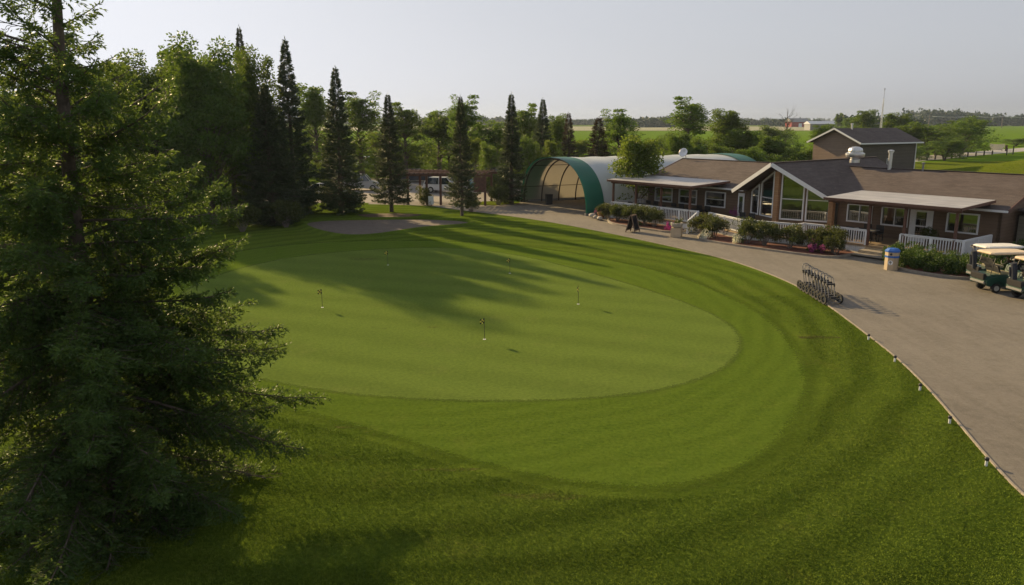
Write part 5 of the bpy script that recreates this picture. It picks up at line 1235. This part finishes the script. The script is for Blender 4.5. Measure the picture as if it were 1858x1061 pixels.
tag(woods('barn_grove', 1400, 1500, 930, 211.5, 12, 34, leaf=2.4, deep=40), 'dark grove wrapped round the red barn', 'trees')
put(BL, 1, 1522, 420, 204, 22, 'lone small tree on the horizon left of the mast', 'tree', G4)
put(BL, 1, 1540, 330, 212, 40, 'tree left of the mast beyond the shop flue', 'tree', G4)
x, y = gp(1808,274); t = empty('cream_sign', (x, y, 0), -.55, 'large cream roadside sign board by the field edge', 'sign')
b = MB(); b.prism([(-1.7,1.9),(-1.5,.35),(1.1,.25),(1.7,1.0),(1.7,1.9),(.2,1.75)], -.06, .06, lambda p, q, tt: (p, tt, q)); b.build('board', plain('cream_board', (.72,.62,.42), .6), t)
for s in (-1.3,1.2): b = MB(); b.box((s,.1,.5),(.12,.12,1.0)); b.build('post', M['brown'], t)
b = MB(); b.box((2.1,0,.8),(.5,.3,1.6)); b.build('side_pillar', M['brown'], t)
GP_ = 'short dark posts along the road'
bp0 = empty('road_post', (0,0,0)); b = MB(); b.lathe([(.16,0),(.16,.95),(.1,1.05)], (0,0,0), 8); b.build('post_shaft', M['darkbrown'], bp0)
b = MB(); b.lathe([(.17,.8),(.17,.88)], (0,0,0), 8); b.build('band', M['grey'], bp0)
for i in range(10):
    f = i/9; u_ = 1667+(1800-1667)*f; v_ = 292.0-11*f; x, y = gp(u_, v_); place(bp0, i > 0, (x, y, 0), 0, None, 'short dark roadside post, number %s from the storage house' % NUM[i], 'post', GP_)
t = empty('field_gate', (*gp(1832,281), 0), .75, 'dark metal field gate near the right end of the road', 'gate')
for s in (-2.4, 2.4): b = MB(); b.box((s,0,.85 if s < 0 else 1.05),(.2,.2,1.7 if s < 0 else 2.1)); b.build('gate_post', M['darkbrown'], t)
b = MB(); [b.beam((-2.3,0,z),(2.3,0,z),.05,.06) for z in (.35,.7,1.05,1.35)]; b.build('gate_rails', M['grey'], t)
def pole(u_, dist, top):
    x, y = atd(u_, dist); t = empty('power_pole', (x, y, 0), 0, None, None); h_ = hz(top, dist); b = MB(); b.lathe([(.35,0),(.22,h_)], (0,0,0), 6); b.build('shaft', M['barklight'], t); b = MB(); b.beam((-2.0,0,h_-1),(2.0,0,h_-1),.3,.3); b.build('crossarm', M['barklight'], t); return t, (x, y, h_-.8)
pts = []
for u_, d_, tp, lab in ((1686,640,208.5,'power pole left end of the wires over the field'),(1766,700,209,'power pole in the middle of the right-hand grove'),(1819,760,209.5,'power pole nearest the right picture edge'),(1905,820,210,'power pole hidden past the right picture edge')):
    t, p = pole(u_, d_, tp); tag(t, lab, 'pole', 'power poles across the right field'); pts.append(p)
b = MB()
for off in (-1.8, 1.8):
    for a, c in zip(pts, pts[1:]):
        b.tube([(a[0]+off+(c[0]-a[0])*f, a[1]+(c[1]-a[1])*f, a[2]+(c[2]-a[2])*f-2.0*4*f*(1-f)*.4) for f in np.linspace(0, 1, 7)], .09, 4, False)
o = b.build('power_line', M['steel']); tag(o, 'thin pale overhead wires crossing the far right field', 'wires')
# ball marks and worn turf on the green, drain patch in the rough
M['litter'] = plain('needle_litter', (.075,.045,.026), .95, vs=6, var=.4, bs=20)
def spot(name, a, c, rx, ry, mat, z):
    x, y = gp(a, c); r = RS(int(a)); ph = r.uniform(0, 6.28, 3)
    soft_sheet(name, [(x+rx*math.cos(t_)*(1+.25*math.sin(2*t_+ph[0])+.12*math.sin(5*t_+ph[1])), y+ry*math.sin(t_)*(1+.2*math.sin(3*t_+ph[2]))) for t_ in np.linspace(0, 6.283, 29)[:-1]], z, mat, (x, y), min(rx, ry)*.8)
spot('worn_turf', 1485, 612, .75, .28, M['bare'], .004); pass
for a, c, rx, ry in ((786,594,.4,.14),(680,594,.2,.08),(692,597,.25,.08),(1115,623,.2,.1),(660,470,1.4,.6)): spot('worn_spot', a, c, rx, ry, M['worn'], .016)
for a, c, rx, ry in ((640,775,.6,.14),(810,852,.8,.10),(980,900,.9,.2)): spot('straw_patch', a, c, rx, ry, M['worn'], .003)
x, y = gp(706,391); sheet('needle_litter', [(x+2.6*math.cos(a)*(1+.15*math.sin(3*a)), y+1.5*math.sin(a)) for a in np.linspace(0, 6.28, 21)[:-1]], .02, M['litter'])
# ------------------------------------------------------------------ smoke haze
HAZE = 0.00012
m, t, o_ = M_('smoke_haze'); pv = t.nodes.new('ShaderNodeVolumePrincipled'); pv.inputs['Color'].default_value = (.62,.74,.95,1); pv.inputs['Density'].default_value = HAZE; pv.inputs['Anisotropy'].default_value = .3
L(t, pv.outputs[0], o_.inputs['Volume'])
b = MB(); b.bx(-2400, 2400, -300, 3300, -1, 42); h = b.build('haze', m); h['kind'] = 'stuff'
tag(h, 'pale smoke haze that fades the farthest treelines', 'haze', kind='stuff')
for l_ in (SP, BL, SH, HG, [TF], list(FL.values())):
    for e in l_:
        if not e[1]: bpy.data.objects.remove(e[0], do_unlink=True)
